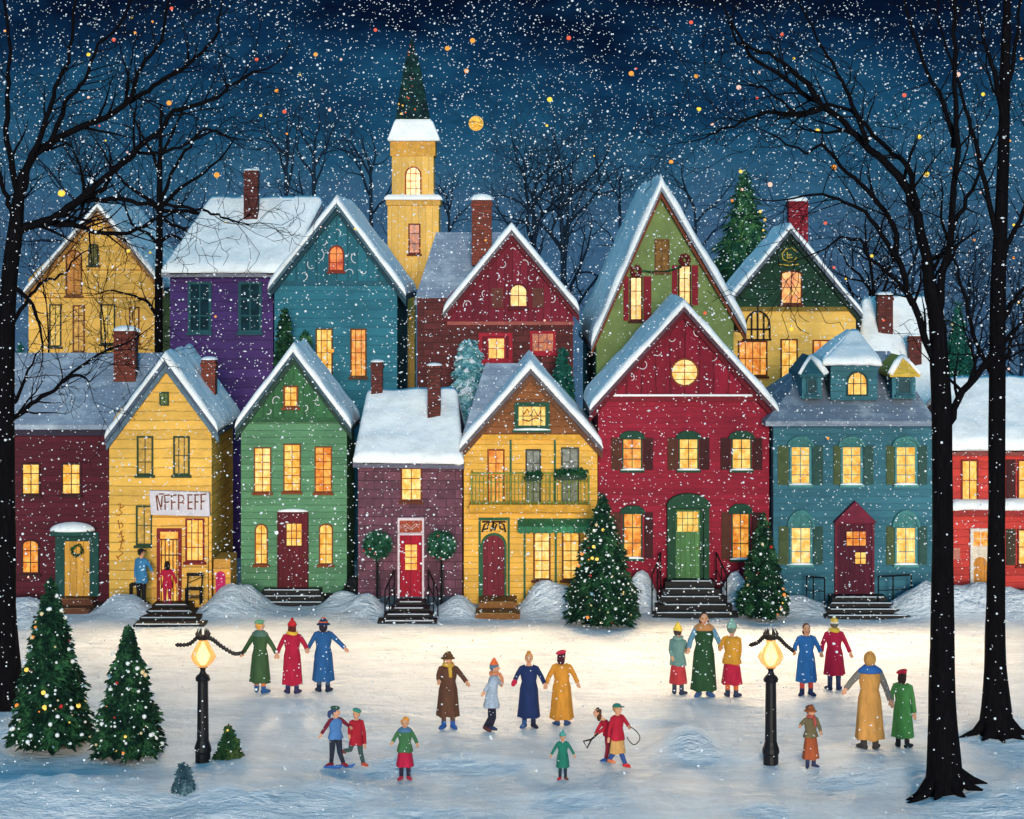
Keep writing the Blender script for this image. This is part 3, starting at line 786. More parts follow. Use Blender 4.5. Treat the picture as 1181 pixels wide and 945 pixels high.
    m = MB(); snow_slope(m, (X(1094,Y),Y-.42,Z(586,Y)), (X(1262,Y),Y-.42,Z(586,Y)), (X(1094,Y),Y-.003,Z(583,Y)), (X(1262,Y),Y-.003,Z(583,Y)), .2, 1); obj('snow', m, SNOWR, lg, smooth=True)
    h.window(1173,610,1192,652, P((110,40,30)), LITP, 2, 2, shutters=[(1160,1171,P((60,50,36))),(1194,1205,P((60,50,36)))])
    h.rect(1095,679,1262,714, P((84,26,28)), 'foundation', .05)
    d = h.door(1121,612,1139,698, P((206,192,172)), P((208,200,190)), .07, win=[(1122,613,1138,629,LITO,2,2)], panels=False, proud=.08)
    m = MB(); m.prism(archloop(X(1122.5,Y),X(1137.5,Y),Z(697,Y),Z(642,Y),.2), Y-.1, Y-.081); obj('door_panel', m, m_siding((196,128,52), .12, True), d)
    m = MB(); m.box(X(1099,Y),X(1107,Y),Y-.05,Y,Z(645,Y),Z(632,Y)); obj('plaque', m, P((176,110,96), .4, 14), h.root)
    # ================= back row =================
    # 9 ochre gabled house upper left
    Y = 76.0
    h = House('house', 'tall ochre gabled house rising behind the maroon one, branches across it', 'house', 110, Y, 'village houses')
    OC = m_siding((216,168,80), .5, var=.12, dark=.8)
    h.poly([(33,640),(181,640),(181,318),(112,243),(33,322)], OC, 8.0)
    h.gable((27,332),(112,232),(189,326), 8.0, P((110,100,90)), .2, .4, trim=P((150,104,48)))
    BRF = P((104,62,34)); DK = P((50,54,44))
    h.window(76,288,95,341, BRF, P((186,124,58), .3), 2, 3, arch=1.0); h.window(102,281,114,306, DK, P((100,96,50), .4), 2, 3, arch=1.0, sill=True)
    h.window(57,351,71,400, DK, P((226,184,92),.3), 2, 2); h.window(84,352,98,406, BRF, P((210,160,84), .35), 2, 3); h.window(116,351,133,397, DK, P((222,180,84),.35), 2, 2); h.window(149,354,161,396, BRF, P((216,170,84),.3), 2, 3)
    m = MB()
    for v, a, b in ((311,88,165),(338,52,158),(343,40,178)): m.box(X(a,Y),X(b,Y),Y-.03,Y,Z(v+1,Y),Z(v,Y))
    obj('trim_strip', m, P((150,104,44)), h.root)
    # 10 purple house
    Y = 69.7
    h = House('house', 'tall purple clapboard house with dark teal windows under a broad snowy roof', 'house', 256, Y, 'village houses')
    PU = m_siding((70,46,104), .32, var=.2)
    h.poly([(196,665),(315,665),(315,304),(196,304)], PU, 6.2)
    h.rect(194,306,316,316, P((66,56,84)), 'cornice', .2)
    h.front_roof((186,306),(330,306),(241,226),(372,226), 3.1, P((120,118,126)), .26, .4)
    h.chimney(281,195,297,252, 1.9, CHIMD, .05, depth=.5)
    TF = P((30,78,86))
    for a, b, pm in ((217,244,P((10,42,52),.5,4,.9)),(275,302,P((12,44,54),.6,3,.9))):
        h.window(a,325,b,384, TF, pm, 2, 3, fr=.09, mun=.05)
    # 11 teal house
    Y = 69.2
    h = House('house', 'tall teal clapboard house with a pointed gable beside the purple one', 'house', 388, Y, 'village houses')
    TE = m_siding((42,108,126), .3, var=.16, dark=.65)
    h.poly([(316.5,665),(458,665),(458,318),(388,240),(316.5,318)], TE, 7.0)
    h.panel([(320,325),(455,325),(455,318),(388,243),(320,318)], m_siding((34,98,114), .34, True, dark=.45), 'gable', .06)
    h.rect(317,324,459,329, P((34,84,100)), 'trim_board', .1)
    h.gable((309,324),(388,225),(468,332), 7.0, P((70,96,110)), .26, .42, trim=P((26,60,72)))
    curls(h, Y-.075, 3, [(368,292,8),(360,306,6),(372,280,5),(410,296,7),(404,316,6),(350,318,5),(420,312,5),(388,268,5)], .016)
    h.window(379,283,397,313, P((126,44,28)), LITR, 2, 3, arch=1.0, on=.062)
    h.window(364,379,384,435, P((90,54,26)), LIT, 3, 4); h.window(404,379,423,435, P((90,54,26)), LITO, 3, 4)
    # 12 barn-red house
    Y = 69.0
    h = House('house', 'dark red barn-like house with a brick chimney behind the balcony house', 'house', 572, Y, 'village houses')
    h.poly([(481,660),(661,660),(661,344),(481,344)], m_brick((86,36,36), (62,30,32), .6, .22), 7.0)
    h.poly([(517,344.2),(661,344.2),(661,342),(590,268),(517,342)], m_siding((112,26,42), .3, True, dark=.5), 7.0, 'gable_wall')
    h.panel([(517,373),(661,373),(661,340),(590,272),(517,342)], m_siding((112,26,44), .26, True, dark=.5), 'gable', .05)
    h.rect(516,371,662,375, P((150,80,72)), 'trim_board', .09)
    h.front_roof((478,347),(560,347),(503,268),(594,268), 3.5, SLATE, 0.0, -.012, name='side_roof')
    sr = h.roof
    h.gable((511,352),(590,256),(668,350), 7.0, P((96,90,98)), .26, .4, trim=P((92,24,34)))
    h.chimney(544,226,567,282, 1.2, CHIM, .14, depth=.6)
    curls(h, Y-.065, 2, [(590,290,5),(580,304,5),(606,306,6),(572,318,5),(612,320,4),(596,316,3),(540,352,6),(636,346,5),(560,338,5)], .016)
    RR = P((150,26,44))
    h.window(587,327,609,355, P((84,22,30)), LIT, 2, 2, arch=.8, fr=.06, shutters=[(567,580,P((96,52,44))),(614,627,P((96,52,44)))], on=.055)
    h.window(552,384,591,418, RR, P((96,20,32)), 1, 1, fr=.12); h.window(562,389,583,415, RR, LIT, 2, 2, proud=.05, sill=False, on=.03)
    h.window(611,382,641,408, RR, LITD, 3, 2, fr=.09)
    # 13 olive house
    Y = 67.0
    h = House('house', 'steep olive green gabled house with red shuttered windows behind the crimson house', 'house', 765, Y, 'village houses')
    OLV = m_plain((112,130,78), .2, 1.6, .85)
    h.poly([(688,660),(846,660),(846,366),(764,224),(688,396)], OLV, 12.0)
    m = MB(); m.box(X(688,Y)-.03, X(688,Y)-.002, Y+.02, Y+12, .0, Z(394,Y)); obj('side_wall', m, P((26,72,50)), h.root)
    h.gable((682,384),(763,200),(861,366), 12.0, P((120,128,140)), .42, .5, trim=P((110,56,34)))
    RS = P((128,26,40)); 
    h.window(755,276,772,314, P((104,66,36)), P((130,92,44), .4), 2, 3, sill=True)
    for (a,b,v0,v1,s0,s1) in ((726,741,319,370,(719,725),(742,751)),(782,797,306,352,(775,781),(798,805))):
        w = h.window(a,v0,b,v1, P((70,26,24)), LIT, 2, 3, shutters=[(*s0,RS),(*s1,RS)])
        wreath('wreath', (a+b)/2, v0-6, Y-.1, .13, w, P((110,34,36)), m_plain((200,190,180)), .07)
    m = MB(); pts = []
    for i in range(13):
        t = i/12; u = 738+t*48; v = 312-4*math.sin(PI*t)*-1-4*t
        pts.append((X(u,Y),Y-.07,Z(v,Y)))
    m.tube(pts, .035, 5); obj('garland', m, GRN, h.root)
    # 14 dark green and yellow house
    Y = 70.0
    h = House('house', 'yellow house with dark green gable and red chimney behind the crimson roof', 'house', 916, Y, 'village houses')
    h.poly([(845,660),(987,660),(987,348),(912,270),(845,336)], m_siding((230,184,92), .5, var=.12, dark=.85), 3.6)
    h.panel([(846,356),(986,356),(986,346),(912,272),(846,334)], m_siding((20,56,40), .24), 'gable', .06)
    h.rect(844,354,988,359, P((120,100,40)), 'trim_board', .1)
    h.gable((840,342),(912,257),(995,356), 3.6, P((86,96,110)), .19, .4, trim=P((16,42,34)))
    h.chimney(910,228,932,275, 1.5, CHIMR, .12, depth=.6)
    h.window(900,312,925,351, P((84,40,26)), LITO, 2, 2, arch=.3, on=.062)
    strokes([[(906,288),(902,293),(903,299),(909,302),(916,301),(919,297)],[(906,288),(913,286),(918,290)],[(908,291),(908,298),(914,297)],[(909,294),(913,294)],[(899,305),(910,306.5),(921,305)]], Y-.075, .022, P((190,160,60)), h.root, 'emblem')
    h.window(851,393,885,434, P((84,46,24)), LITO, 4, 2); h.window(900,391,920,452, P((92,50,26)), LIT, 2, 4); h.window(937,392,963,424, P((120,56,28)), LITO, 3, 1)
    IR = P((40,30,24))
    q = [[(874-14*math.cos(PI*i/10)*1.0, 376-17*math.sin(PI*i/10)) for i in range(11)],[(860,376),(860,392)],[(888,376),(888,392)],[(874,352),(874,392)],[(867,362),(867,392)],[(881,362),(881,392)],[(836,380),(888,380)],[(856,392),(890,392)]]
    strokes(q, Y-.1, .03, IR, h.root, 'iron_bracket')
    # 15 white-roofed house behind the blue one
    Y = 68.5
    h = House('house', 'snow covered house with two brown chimneys behind the blue dormers', 'house', 1045, Y, 'village houses')
    h.poly([(996,640),(1086,640),(1086,458),(996,458)], P((120,126,140)), 7.0)
    h.front_roof((986,462),(1096,462),(994,341),(1088,341), 3.4, P((130,136,146)), .3, .3)
    h.chimney(1013,338,1030,376, 2.0, CHIMD, .06, depth=.5); h.chimney(1049,386,1063,422, .9, CHIMD, .05, depth=.4)
    # 16 church steeple
    Y = 79.5
    h = House('church_tower', 'yellow church tower with a pointed dark green spire above the teal house', 'church tower', 476, Y, None)
    YT = m_siding((224,176,90), .26, True, var=.14, dark=.7)
    def tb(u0,v0,u1,v1,mat,name,d=None,dy=0,parent=None,bevel=0):
        y = Y+dy; m = MB(); m.box(X(u0,y),X(u1,y),y,y+(d or (X(u1,y)-X(u0,y))),Z(v1,y),Z(v0,y)); return obj(name, m, mat, parent or h.root, bevel=bevel)
    tb(455,316,478,620, YT, 'base', dy=.25, d=1.3)
    m = MB()
    def sq(u0,u1,v,dy0,dy1): return [(X(u0,Y),Y+dy0,Z(v,Y)),(X(u1,Y),Y+dy0,Z(v,Y)),(X(u1,Y),Y+dy1,Z(v,Y)),(X(u0,Y),Y+dy1,Z(v,Y))]
    m.loft([sq(456,482,334,.3,1.5), sq(447,506,313,0,1.95)]); obj('corbel', m, YT, h.root)
    lo = tb(447,236,506,313, YT, 'lower_stage')
    lg = tb(445,229,508,237, P((196,150,70)), 'ledge', d=2.1, dy=-.07, bevel=.02)
    m = MB(); m.loft([sq(443.5,509.5,231,-.14,2.05), sq(443,510,228,-.16,2.07), sq(447,506,224.5,-.02,1.95)]); obj('snow', m, SNOWR, lg, bevel=.03)
    up = tb(452,162,500,230, YT, 'upper_stage', dy=.15, d=1.6)
    tb(450,162,502,180, P((200,146,60)), 'frieze', dy=.1, d=1.7)
    h.Y = Y+.15; h.window(467,192,486,226, P((140,56,30)), LITP, 3, 4, arch=1.0); h.Y = Y
    h.window(471,258,485,293, P((90,34,24)), LITD, 1, 3)
    m = MB(); m.loft([sq(446.5,507.5,163,-.02,1.95), sq(447,507,160,-.05,1.96), sq(454,499,140,.25,1.65), sq(457,494,135,.4,1.5)]); obj('snow_skirt', m, SNOWR, h.root, bevel=.05)
    m = MB(); m.loft([sq(455.5,495,137,.33,1.55), sq(459,490,112,.42,1.42), sq(465,483.5,75,.65,1.2), sq(472.6,474.2,41,.93,.97)])
    sp = obj('spire', m, m_needles((7,20,26),(13,38,40),(28,66,58),'spire_tile'), h.root)
    cols = [m_emit((250,190,80), .9, 'bulb_yellow'), m_emit((226,96,40), .9, 'bulb_orange'), m_emit((190,60,50), .8, 'bulb_red'), m_emit((120,170,190), .6, 'bulb_blue')]
    for i in range(24):
        t = random.random()**1.5; v = 134-t*85; hw = 19*(1-t*.92); u = 474.5+random.uniform(-hw,hw)*.95; yy = Y+.30+.6*t
        b = MB(); b.ico((X(u,yy),yy,Z(v,yy)), random.uniform(.035,.055)); obj('bulb', b, random.choice(cols), sp)
# ------------------------------------------------------------------ bare trees
BARK = m_bark((17,15,18), 'bark')
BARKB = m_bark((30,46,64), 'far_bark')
def smooth_path(P, n=4):
    """Catmull-Rom through the points"""
    out = []
    for i in range(len(P)-1):
        p0 = P[max(i-1,0)]; p1 = P[i]; p2 = P[i+1]; p3 = P[min(i+2,len(P)-1)]
        for k in range(n):
            t = k/n
            out.append(.5*((2*p1)+(p2-p0)*t+(2*p0-5*p1+4*p2-p3)*t*t+(3*p1-p0-3*p2+p3)*t**3))
    out.append(P[-1]); return out
def twig(m, rnd, p, d, L, r, depth, up=.12, flat=.7, sides=4, spread=.6, dens=.8):
    n = max(3, int(L/.22)); n = min(n, 9); pts = [p.copy()]; rad = [r]; q = p.copy(); dd = d.copy(); kids = []
    for i in range(n):
        j = Vector((rnd.gauss(0,.17), rnd.gauss(0,.17)*flat, rnd.gauss(0,.17)+up*.35))
        dd = (dd+j).normalized(); q = q+dd*(L/n); pts.append(q.copy()); rad.append(max(.006, r*(1-.78*(i+1)/n)))
        if depth > 0 and i >= 1 and rnd.random() < dens:
            s = rnd.choice((-1,1)); a = rnd.uniform(.45,.95)*spread/.6
            side = Vector((dd.z*s, rnd.uniform(-.6,.6), -dd.x*s)).normalized()
            kids.append((q.copy(), (dd*math.cos(a)+side*math.sin(a)).normalized(), rad[-1]*.72))
    m.tube(pts, rad, sides if r > .03 else 3)
    for kp, kd, kr in kids: twig(m, rnd, kp, kd, L*rnd.uniform(.42,.7), max(kr,.008), depth-1, up, flat, sides, spread, dens)
def far_tree(label, u, Y, vfork, vtop, spread, seed, r=.14, mat=None, n=6, lean=0, depth=3, group='bare trees behind the village', forks=(0.0,)):
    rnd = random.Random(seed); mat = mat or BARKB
    base = Vector((X(u,Y), Y, gz(X(u,Y),Y)-.1))
    t = thing('bare_tree', label, 'tree', base, group)
    top = Vector((X(u+lean,Y), Y, Z(vfork,Y)))
    tr = MB(); br = MB()
    pts = smooth_path([base, base.lerp(top,.5)+Vector((rnd.uniform(-.1,.1),0,0)), top, top+Vector((X(u+lean,Y)*0+rnd.uniform(-.15,.15),0,(vfork-vtop)*Y/F*.45))], 4)
    rr = [r*1.15*(1-.72*i/(len(pts)-1)) for i in range(len(pts))]
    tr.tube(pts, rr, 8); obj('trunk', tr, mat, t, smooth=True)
    H = (vfork-vtop)*Y/F; S = spread*1.55*Y/F
    for i in range(n):
        k = rnd.uniform(.45,1); s0 = pts[int((.55+.45*i/max(1,n-1))*(len(pts)-1))]
        ang = (-1 if i%2 else 1)*rnd.uniform(.15,1.0)
        d = Vector((S*ang, rnd.uniform(-.6,.6), H*rnd.uniform(.55,1))).normalized()
        twig(br, rnd, s0.copy(), d, math.hypot(H,S)*rnd.uniform(.5,.72), r*rnd.uniform(.35,.55), depth, up=.13, dens=.62)
    twig(br, rnd, pts[-1].copy(), Vector((rnd.uniform(-.2,.2),0,1)).normalized(), H*.6, r*.4, depth, up=.15, dens=.62)
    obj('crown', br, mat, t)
    return t
def traced_tree(label, base, Y, trunk, limbs, seed, group, twigs=1.0, flare=None, roots=0):
    rnd = random.Random(seed)
    t = thing('bare_tree', label, 'tree', base, group)
    def PT(u, v, dy=0): return Vector((X(u,Y), Y+dy, Z(v,Y)))
    tr = MB()
    P = [PT(u,v) for u,v,w in trunk]; R = [w*Y/F/2 for u,v,w in trunk]
    P[0].z = base[2]-.2
    pts = smooth_path(P, 5); rr = []
    for i in range(len(pts)):
        f = i/5; k = min(int(f), len(R)-2); rr.append(R[k]+(R[k+1]-R[k])*(f-k))
    N = 14; rings = []
    for i,(p,r) in enumerate(zip(pts, rr)):
        rings.append([(p.x+r*(1+.10*noise.noise(Vector((math.cos(2*PI*k/N)*2,math.sin(2*PI*k/N)*2,p.z*.7))))*math.cos(2*PI*k/N),
                       p.y+r*(1+.10*noise.noise(Vector((k*.9,p.z*.6,3))))*math.sin(2*PI*k/N), p.z) for k in range(N)])
    tr.loft(rings)
    for k in range(roots):
        a = PI*(1.05+.9*k/(max(1,roots-1)))+rnd.uniform(-.15,.15); r0 = R[1]
        b = Vector((P[1].x, P[1].y, base[2]))
        q = []
        for s,hh,w in ((.3,.62,.26),(1.0,.30,.2),(1.6,.09,.13),(2.3+rnd.random()*.5,-.02,.05)):
            x = b.x+math.cos(a)*r0*s; y = b.y+math.sin(a)*r0*s*.8; q.append((Vector((x,y,gz(x,y)+hh*r0*2.0)), w*r0*2))
        tr.tube([p for p,_ in q], [w for _,w in q], 7)
    obj('trunk', tr, BARK, t, smooth=True)
    br = MB()
    for L in limbs:
        w0, w1 = L[0]; raw = L[1]; dy0 = rnd.uniform(-.25,.25)
        drift = L[2] if len(L) > 2 else rnd.uniform(-1.4,1.4)
        Pp = [PT(u,v,drift*i/len(raw)) for i,(u,v) in enumerate(raw)]
        pts = smooth_path(Pp, 4); n = len(pts)
        rad = [(w0+(w1-w0)*(i/(n-1))**.75)*Y/F/2 for i in range(n)]
        for i in range(1, n-1): pts[i] += Vector((rnd.gauss(0,.02),rnd.gauss(0,.03),rnd.gauss(0,.02)))
        br.tube(pts, rad, 7)
        step = 0
        for i in range(2, n):
            if rnd.random() < .62*twigs:
                dd = (pts[i]-pts[i-1]).normalized(); s = rnd.choice((-1,1)); a = rnd.uniform(.4,.95)
                side = Vector((dd.z*s, rnd.uniform(-.5,.5), -dd.x*s)).normalized()
                LL = rnd.uniform(.5,1.5)*(.6+.6*i/n)*(1.25 if rad[i] > .05 else .9)
                twig(br, rnd, pts[i].copy(), (dd*math.cos(a)+side*math.sin(a)).normalized(), LL, max(.011, min(rad[i]*.5,.045)), 3, up=.1, dens=.66)
        dd = (pts[-1]-pts[-2]).normalized(); twig(br, rnd, pts[-1].copy(), dd, 1.0, rad[-1], 2, up=.08)
    obj('crown', br, BARK, t)
    return t

# ------------------------------------------------------------------ evergreens
BAUB = None
def bauble_mats():
    global BAUB
    BAUB = [m_plain((226,230,228), .06, 5, .5), m_emit((252,206,96), .95, 'warm_light'), m_emit((238,140,60), .85, 'orange_light'),
            m_plain((186,44,40), .15, 5, .3), m_plain((120,160,176), .15, 5, .4), m_plain((216,196,150), .1, 5, .4)]
_bm = {}
def bauble_mesh(mi, r):
    k = (mi, r)
    if k not in _bm:
        b = MB(); b.ico((0,0,0), r); me = bpy.data.meshes.new('bauble'); me.from_pydata(b.v, [], b.f)
        me.polygons.foreach_set('use_smooth', [True]*len(me.polygons)); me.materials.append(BAUB[mi]); _bm[k] = me
    return _bm[k]
def evergreen(label, u, vbase, vtop, hw, mat, seed, baubles=40, Y=None, group='decorated evergreen trees', name='fir_tree', whorls=24, hang=.32,
              blunt=0.0, snowy=0.0, cat='tree', z0=None, core=None, dens=1.0, bw=(14,1.8,1.3,1.2,1.6,2), bsize=(.02,.026,.034,.052)):
    rnd = random.Random(seed)
    if Y is None: b = G(u, vbase)
    else: b = Vector((X(u,Y), Y, gz(X(u,Y),Y) if z0 is None else z0))
    Y = b.y; H = Z(vtop,Y)-b.z; R = hw*Y/F
    t = thing(name, label, cat, b, group)
    tr = MB(); tr.tube([b-Vector((0,0,.15)), b+Vector((0,0,H*.9))], [max(.03,R*.1), .01], 7); obj('trunk', tr, m_bark((60,42,32),'fir_bark'), t)
    fo = MB()
    def rad(tz): return R*((1-tz)**(.88-.3*blunt))*(1+.06*math.sin(tz*19+seed))*(min(1,(tz+.05)*9) if tz < .07 else 1)
    n = 20; prof = [(max(.01,rad(i/n)*.74), H*(.03+.95*i/n)) for i in range(n+1)]
    fo.lathe(b, prof, 14, wob=.05)
    fo.mi = 0
    for w in range(whorls):
        tz = (w/whorls)**.92*.985; r = rad(tz)
        nb = max(5, int((7+46*r/max(R,.01)*min(1,R/1.0))*dens))
        for k in range(nb):
            a = 2*PI*(k+rnd.random())/nb; rr = r*rnd.uniform(.86,1.1); z = b.z+H*(.05+.95*tz)+rnd.uniform(-.5,.5)*H/whorls
            o = Vector((math.cos(a), math.sin(a), 0)); side = Vector((-o.y, o.x, 0))
            droop = hang*(.7+.6*rnd.random())
            p0 = Vector((b.x,b.y,z))+o*rr*.5; p2 = Vector((b.x,b.y,z-droop*rr*.6-.02))+o*rr; p1 = (p0+p2)/2+Vector((0,0,.06*rr))
            wd = max(.03, .17*min(r*1.3, .75)+.02)
            fo.mi = 1 if rnd.random() < snowy else 0
            # a bough: two drooping wings and a tip, each a thin wedge
            for sg in (-1, 1):
                q1 = p1+side*sg*wd*rnd.uniform(.7,1.2)-Vector((0,0,.05+.05*rnd.random())); q2 = p2+side*sg*wd*.5*rnd.random()-Vector((0,0,.05*rnd.random()))
                fo.add([p0, p1+Vector((0,0,.03)), q1, q2, p2], [(0,1,2),(1,3,2),(1,4,3)])
            tip = p2+o*(.05+.08*r)*rnd.uniform(.5,1.3)-Vector((0,0,.03+.07*rnd.random()))
            fo.add([p1+side*wd*.45, p1-side*wd*.45, tip, p1-Vector((0,0,.09))], [(0,1,2),(0,2,3),(1,3,2)])
            for q in range(3):
                c = p0.lerp(p2, rnd.uniform(.45,1)); d = (o*rnd.uniform(.3,1)+side*rnd.uniform(-1,1)+Vector((0,0,rnd.uniform(-.9,.1)))).normalized()*rnd.uniform(.07,.16)*min(1.2,.5+r)
                fo.tube([c, c+d*.5, c+d], [.02,.03,.002], 3)
    obj('foliage', fo, [mat, m_plain((206,214,220),.1,6,.7)], t)
    for k in range(baubles):
        tz = 1-math.sqrt(rnd.uniform(.0,1)); tz = min(.97, tz*1.02); a = rnd.uniform(0, 2*PI) if rnd.random() < .3 else rnd.uniform(PI, 2*PI)
        r = rad(tz)*1.0; z = b.z+H*(.05+.95*tz)-hang*r*.5
        mi = rnd.choices(range(6), bw)[0]; s = rnd.choice(bsize)
        o = bpy.data.objects.new('bauble', bauble_mesh(mi, s)); COL.objects.link(o); o.parent = t
        o.location = (r*math.cos(a), r*math.sin(a), z-b.z)
    return t

def nature_all():
    bauble_mats()
    N1 = m_needles((6,21,19),(17,46,34),(54,100,62),'fir_needles')
    N2 = m_needles((12,34,30),(28,72,54),(84,128,70),'far_fir_needles')
    N3 = m_needles((34,84,98),(80,140,150),(170,202,206),'frosted_needles')
    N4 = m_needles((10,44,42),(20,74,66),(44,104,86),'teal_needles')
    # foreground evergreens
    evergreen('largest decorated fir, dark green, at the foot of the left black trunk', 59, 862, 660, 51, N1, 1, 100, whorls=28)
    evergreen('second decorated fir, dark green, between the largest fir and the left street lamp', 148, 871, 717, 45, N1, 2, 88, whorls=24)
    evergreen('decorated fir standing before the green awning of the balcony house', 695, 719, 565, 48, N1, 3, 96, whorls=26)
    evergreen('decorated fir standing before the wall between the crimson and blue houses', 880, 713, 587, 32, N1, 4, 62, whorls=24)
    evergreen('small undecorated fir sapling in the snow just right of the left street lamp', 264, 874, 834, 17, m_needles((16,38,26),(34,66,40),(96,110,60),'young_needles'), 5, 6, whorls=10, group=None, name='fir_sapling', cat='sapling', bsize=(.02,.028))
    evergreen('small rounded blue-grey shrub in the snow before the left street lamp', 212, 914, 878, 13, m_needles((30,52,64),(54,82,94),(108,136,144),'shrub_needles'), 6, 0, whorls=12, blunt=1.1, group=None, name='shrub', cat='shrub', hang=.7)
    # background evergreens
    BW = (5,6,4,3,0,2); BG = 'evergreens behind the houses'
    evergreen('tall green fir strung with lights between the olive gable and the red chimney', 859, 0, 186, 118, N2, 7, 100, Y=85, group=BG, whorls=30, bw=BW, bsize=(.05,.07,.09))
    evergreen('pale frosted blue fir behind the white roof of the purple brick cottage', 541, 0, 385, 50, N3, 8, 6, Y=67.0, blunt=1.2, group=BG, whorls=34, snowy=.22, bw=(6,0,1,1,0,0))
    evergreen('slim dark fir above the green cottage, the taller of two by the teal wall', 328, 0, 348, 29, N1, 9, 40, Y=68.1, blunt=1.0, group=BG, whorls=36, bw=BW)
    evergreen('slim mid green fir above the green cottage, the shorter of two by the teal wall', 352, 0, 374, 30, N2, 10, 24, Y=68.05, blunt=1.0, group=BG, whorls=34, bw=BW)
    evergreen('small dark fir in front of the dark red barn wall', 649, 0, 394, 30, N4, 11, 34, Y=67.2, blunt=1.0, group=BG, whorls=34, bw=BW)
    evergreen('green fir glimpsed between the two black trunks above the far right roof', 1105, 0, 340, 54, N4, 12, 40, Y=72, group=BG, whorls=34, bw=(6,2,1,0,1,1))
    evergreen('teal fir at the far left edge behind the maroon house roof', 24, 0, 388, 46, N4, 13, 14, Y=69, group=BG, whorls=34, bw=(6,2,1,0,1,1))
    # topiaries in front of the purple brick cottage
    for uu, lab in ((435,'round clipped topiary with white lights left of the red door'),(509,'round clipped topiary with white lights right of the red door')):
        Y = 59.2; b = Vector((X(uu,Y),Y,gz(X(uu,Y),Y))); t = thing('topiary', lab, 'topiary', b, 'topiaries by the red door')
        m = MB(); m.tube([b-Vector((0,0,.1)), b+Vector((0,0,.5)), Vector((b.x,b.y,Z(640,Y)))], [.04,.035,.03], 6); m.tube([b+Vector((.09,0,0)), Vector((b.x+.02,b.y,Z(650,Y)))], .02, 5); obj('stem', m, BLACK, t)
        m = MB(); rnd = random.Random(uu); c = Vector((b.x,Y,Z(629,Y))); m.ell(c, (.36,.36,.37), 12, 8)
        for i in range(420):
            d = Vector((rnd.gauss(0,1),rnd.gauss(0,1),rnd.gauss(0,1))).normalized(); p = c+d*.36; q = (d+Vector((rnd.gauss(0,.7),rnd.gauss(0,.7),rnd.gauss(0,.7)))).normalized()*.12
            m.tube([p-q*.3, p+q], [.03,.003], 3)
        obj('foliage', m, m_needles((10,34,28),(24,66,48),(60,110,84),'topiary_leaf'), t)
        for i in range(16):
            d = Vector((rnd.gauss(0,1),-abs(rnd.gauss(0,1)),rnd.gauss(0,1))).normalized()*.42; mi = rnd.choice((0,0,0,4,3))
            o = bpy.data.objects.new('bauble', bauble_mesh(mi, .03)); COL.objects.link(o); o.parent = t; o.location = (c.x-b.x+d.x, d.y, c.z-b.z+d.z)
    # dark bushes in the gaps between houses
    for uu, vv, hw, lab in ((268,676,9,'dark bush in the gap between the yellow shop and the green cottage'),(408,664,10,'dark bush in the gap between the green cottage and the purple brick cottage')):
        Y = 60.4; b = Vector((X(uu,Y),Y,gz(X(uu,Y),Y))); m = MB(); rnd = random.Random(uu); R = hw*Y/F; H = Z(vv,Y)-b.z
        for i in range(150):
            a = rnd.random()*2*PI; r = R*math.sqrt(rnd.random()); z = H*rnd.random()*(1-.4*r/R); p = b+Vector((r*math.cos(a), r*math.sin(a), z))
            d = Vector((rnd.gauss(0,.6),rnd.gauss(0,.6),rnd.random())).normalized()*.16; m.tube([p, p+d], [.05,.004], 4)
        m.lathe(b, [(R*.9,0),(R*.95,H*.5),(R*.6,H*.85),(.02,H)], 10)
        tag(obj('bush', m, m_plain((18,20,24), .3, 7), None, base=b), lab, 'bush', 'bushes between houses')
    # black bare trees of the foreground
    Y = 46.5; b = Vector((X(8,Y),Y,gz(X(8,Y),Y)))
    traced_tree('great bare black tree at the left edge, its limbs reaching over the ochre gable', b, Y,
        [(12,840,62),(10,800,34),(7,700,24),(7,560,21),(7,420,20),(10,330,19),(17,272,18),(22,225,13),(27,195,9)],
        [((11,3),[(20,240),(35,185),(58,165),(90,147),(130,130),(150,115),(175,98),(200,80),(225,62),(245,40),(250,15)]),
         ((12,3),[(18,268),(45,258),(75,245),(100,225),(130,200),(160,175),(190,150),(205,130),(250,118),(275,100),(300,86)]),
         ((9,3),[(40,260),(62,258),(85,260),(105,268),(140,267),(165,255),(186,246)]),
         ((8,2),[(70,247),(100,231),(135,229),(165,235),(200,238),(230,242),(255,250),(272,256)]),
         ((9,3),[(20,262),(8,235),(-4,205),(-20,170)]),
         ((9,2),[(22,225),(10,165),(12,110),(16,60),(8,-10),(4,-70)]),
         ((8,2),[(34,188),(55,140),(68,105),(84,60),(92,0),(98,-60)]),
         ((7,2),[(58,165),(75,120),(95,90),(110,50),(135,20),(150,-20)]),
         ((6,2),[(150,116),(165,80),(190,50),(200,10),(205,-40)]),
         ((6,2),[(98,228),(120,215),(150,178),(185,176),(215,166),(245,152),(262,158)]),
         ((7,2),[(9,490),(30,470),(50,458),(70,440),(92,420),(118,406),(150,392)]),
         ((6,1.5),[(12,475),(28,445),(40,425),(55,396)]),
         ((6,1.5),[(72,440),(95,432),(112,438)]),
         ((7,2),[(14,330),(35,345),(52,372),(60,400)]),
         ((6,2),[(10,380),(30,350),(45,330),(70,318),(88,300)])], 21, 'bare trees in the foreground', .85)
    b = G(1092, 912); Y = b.y
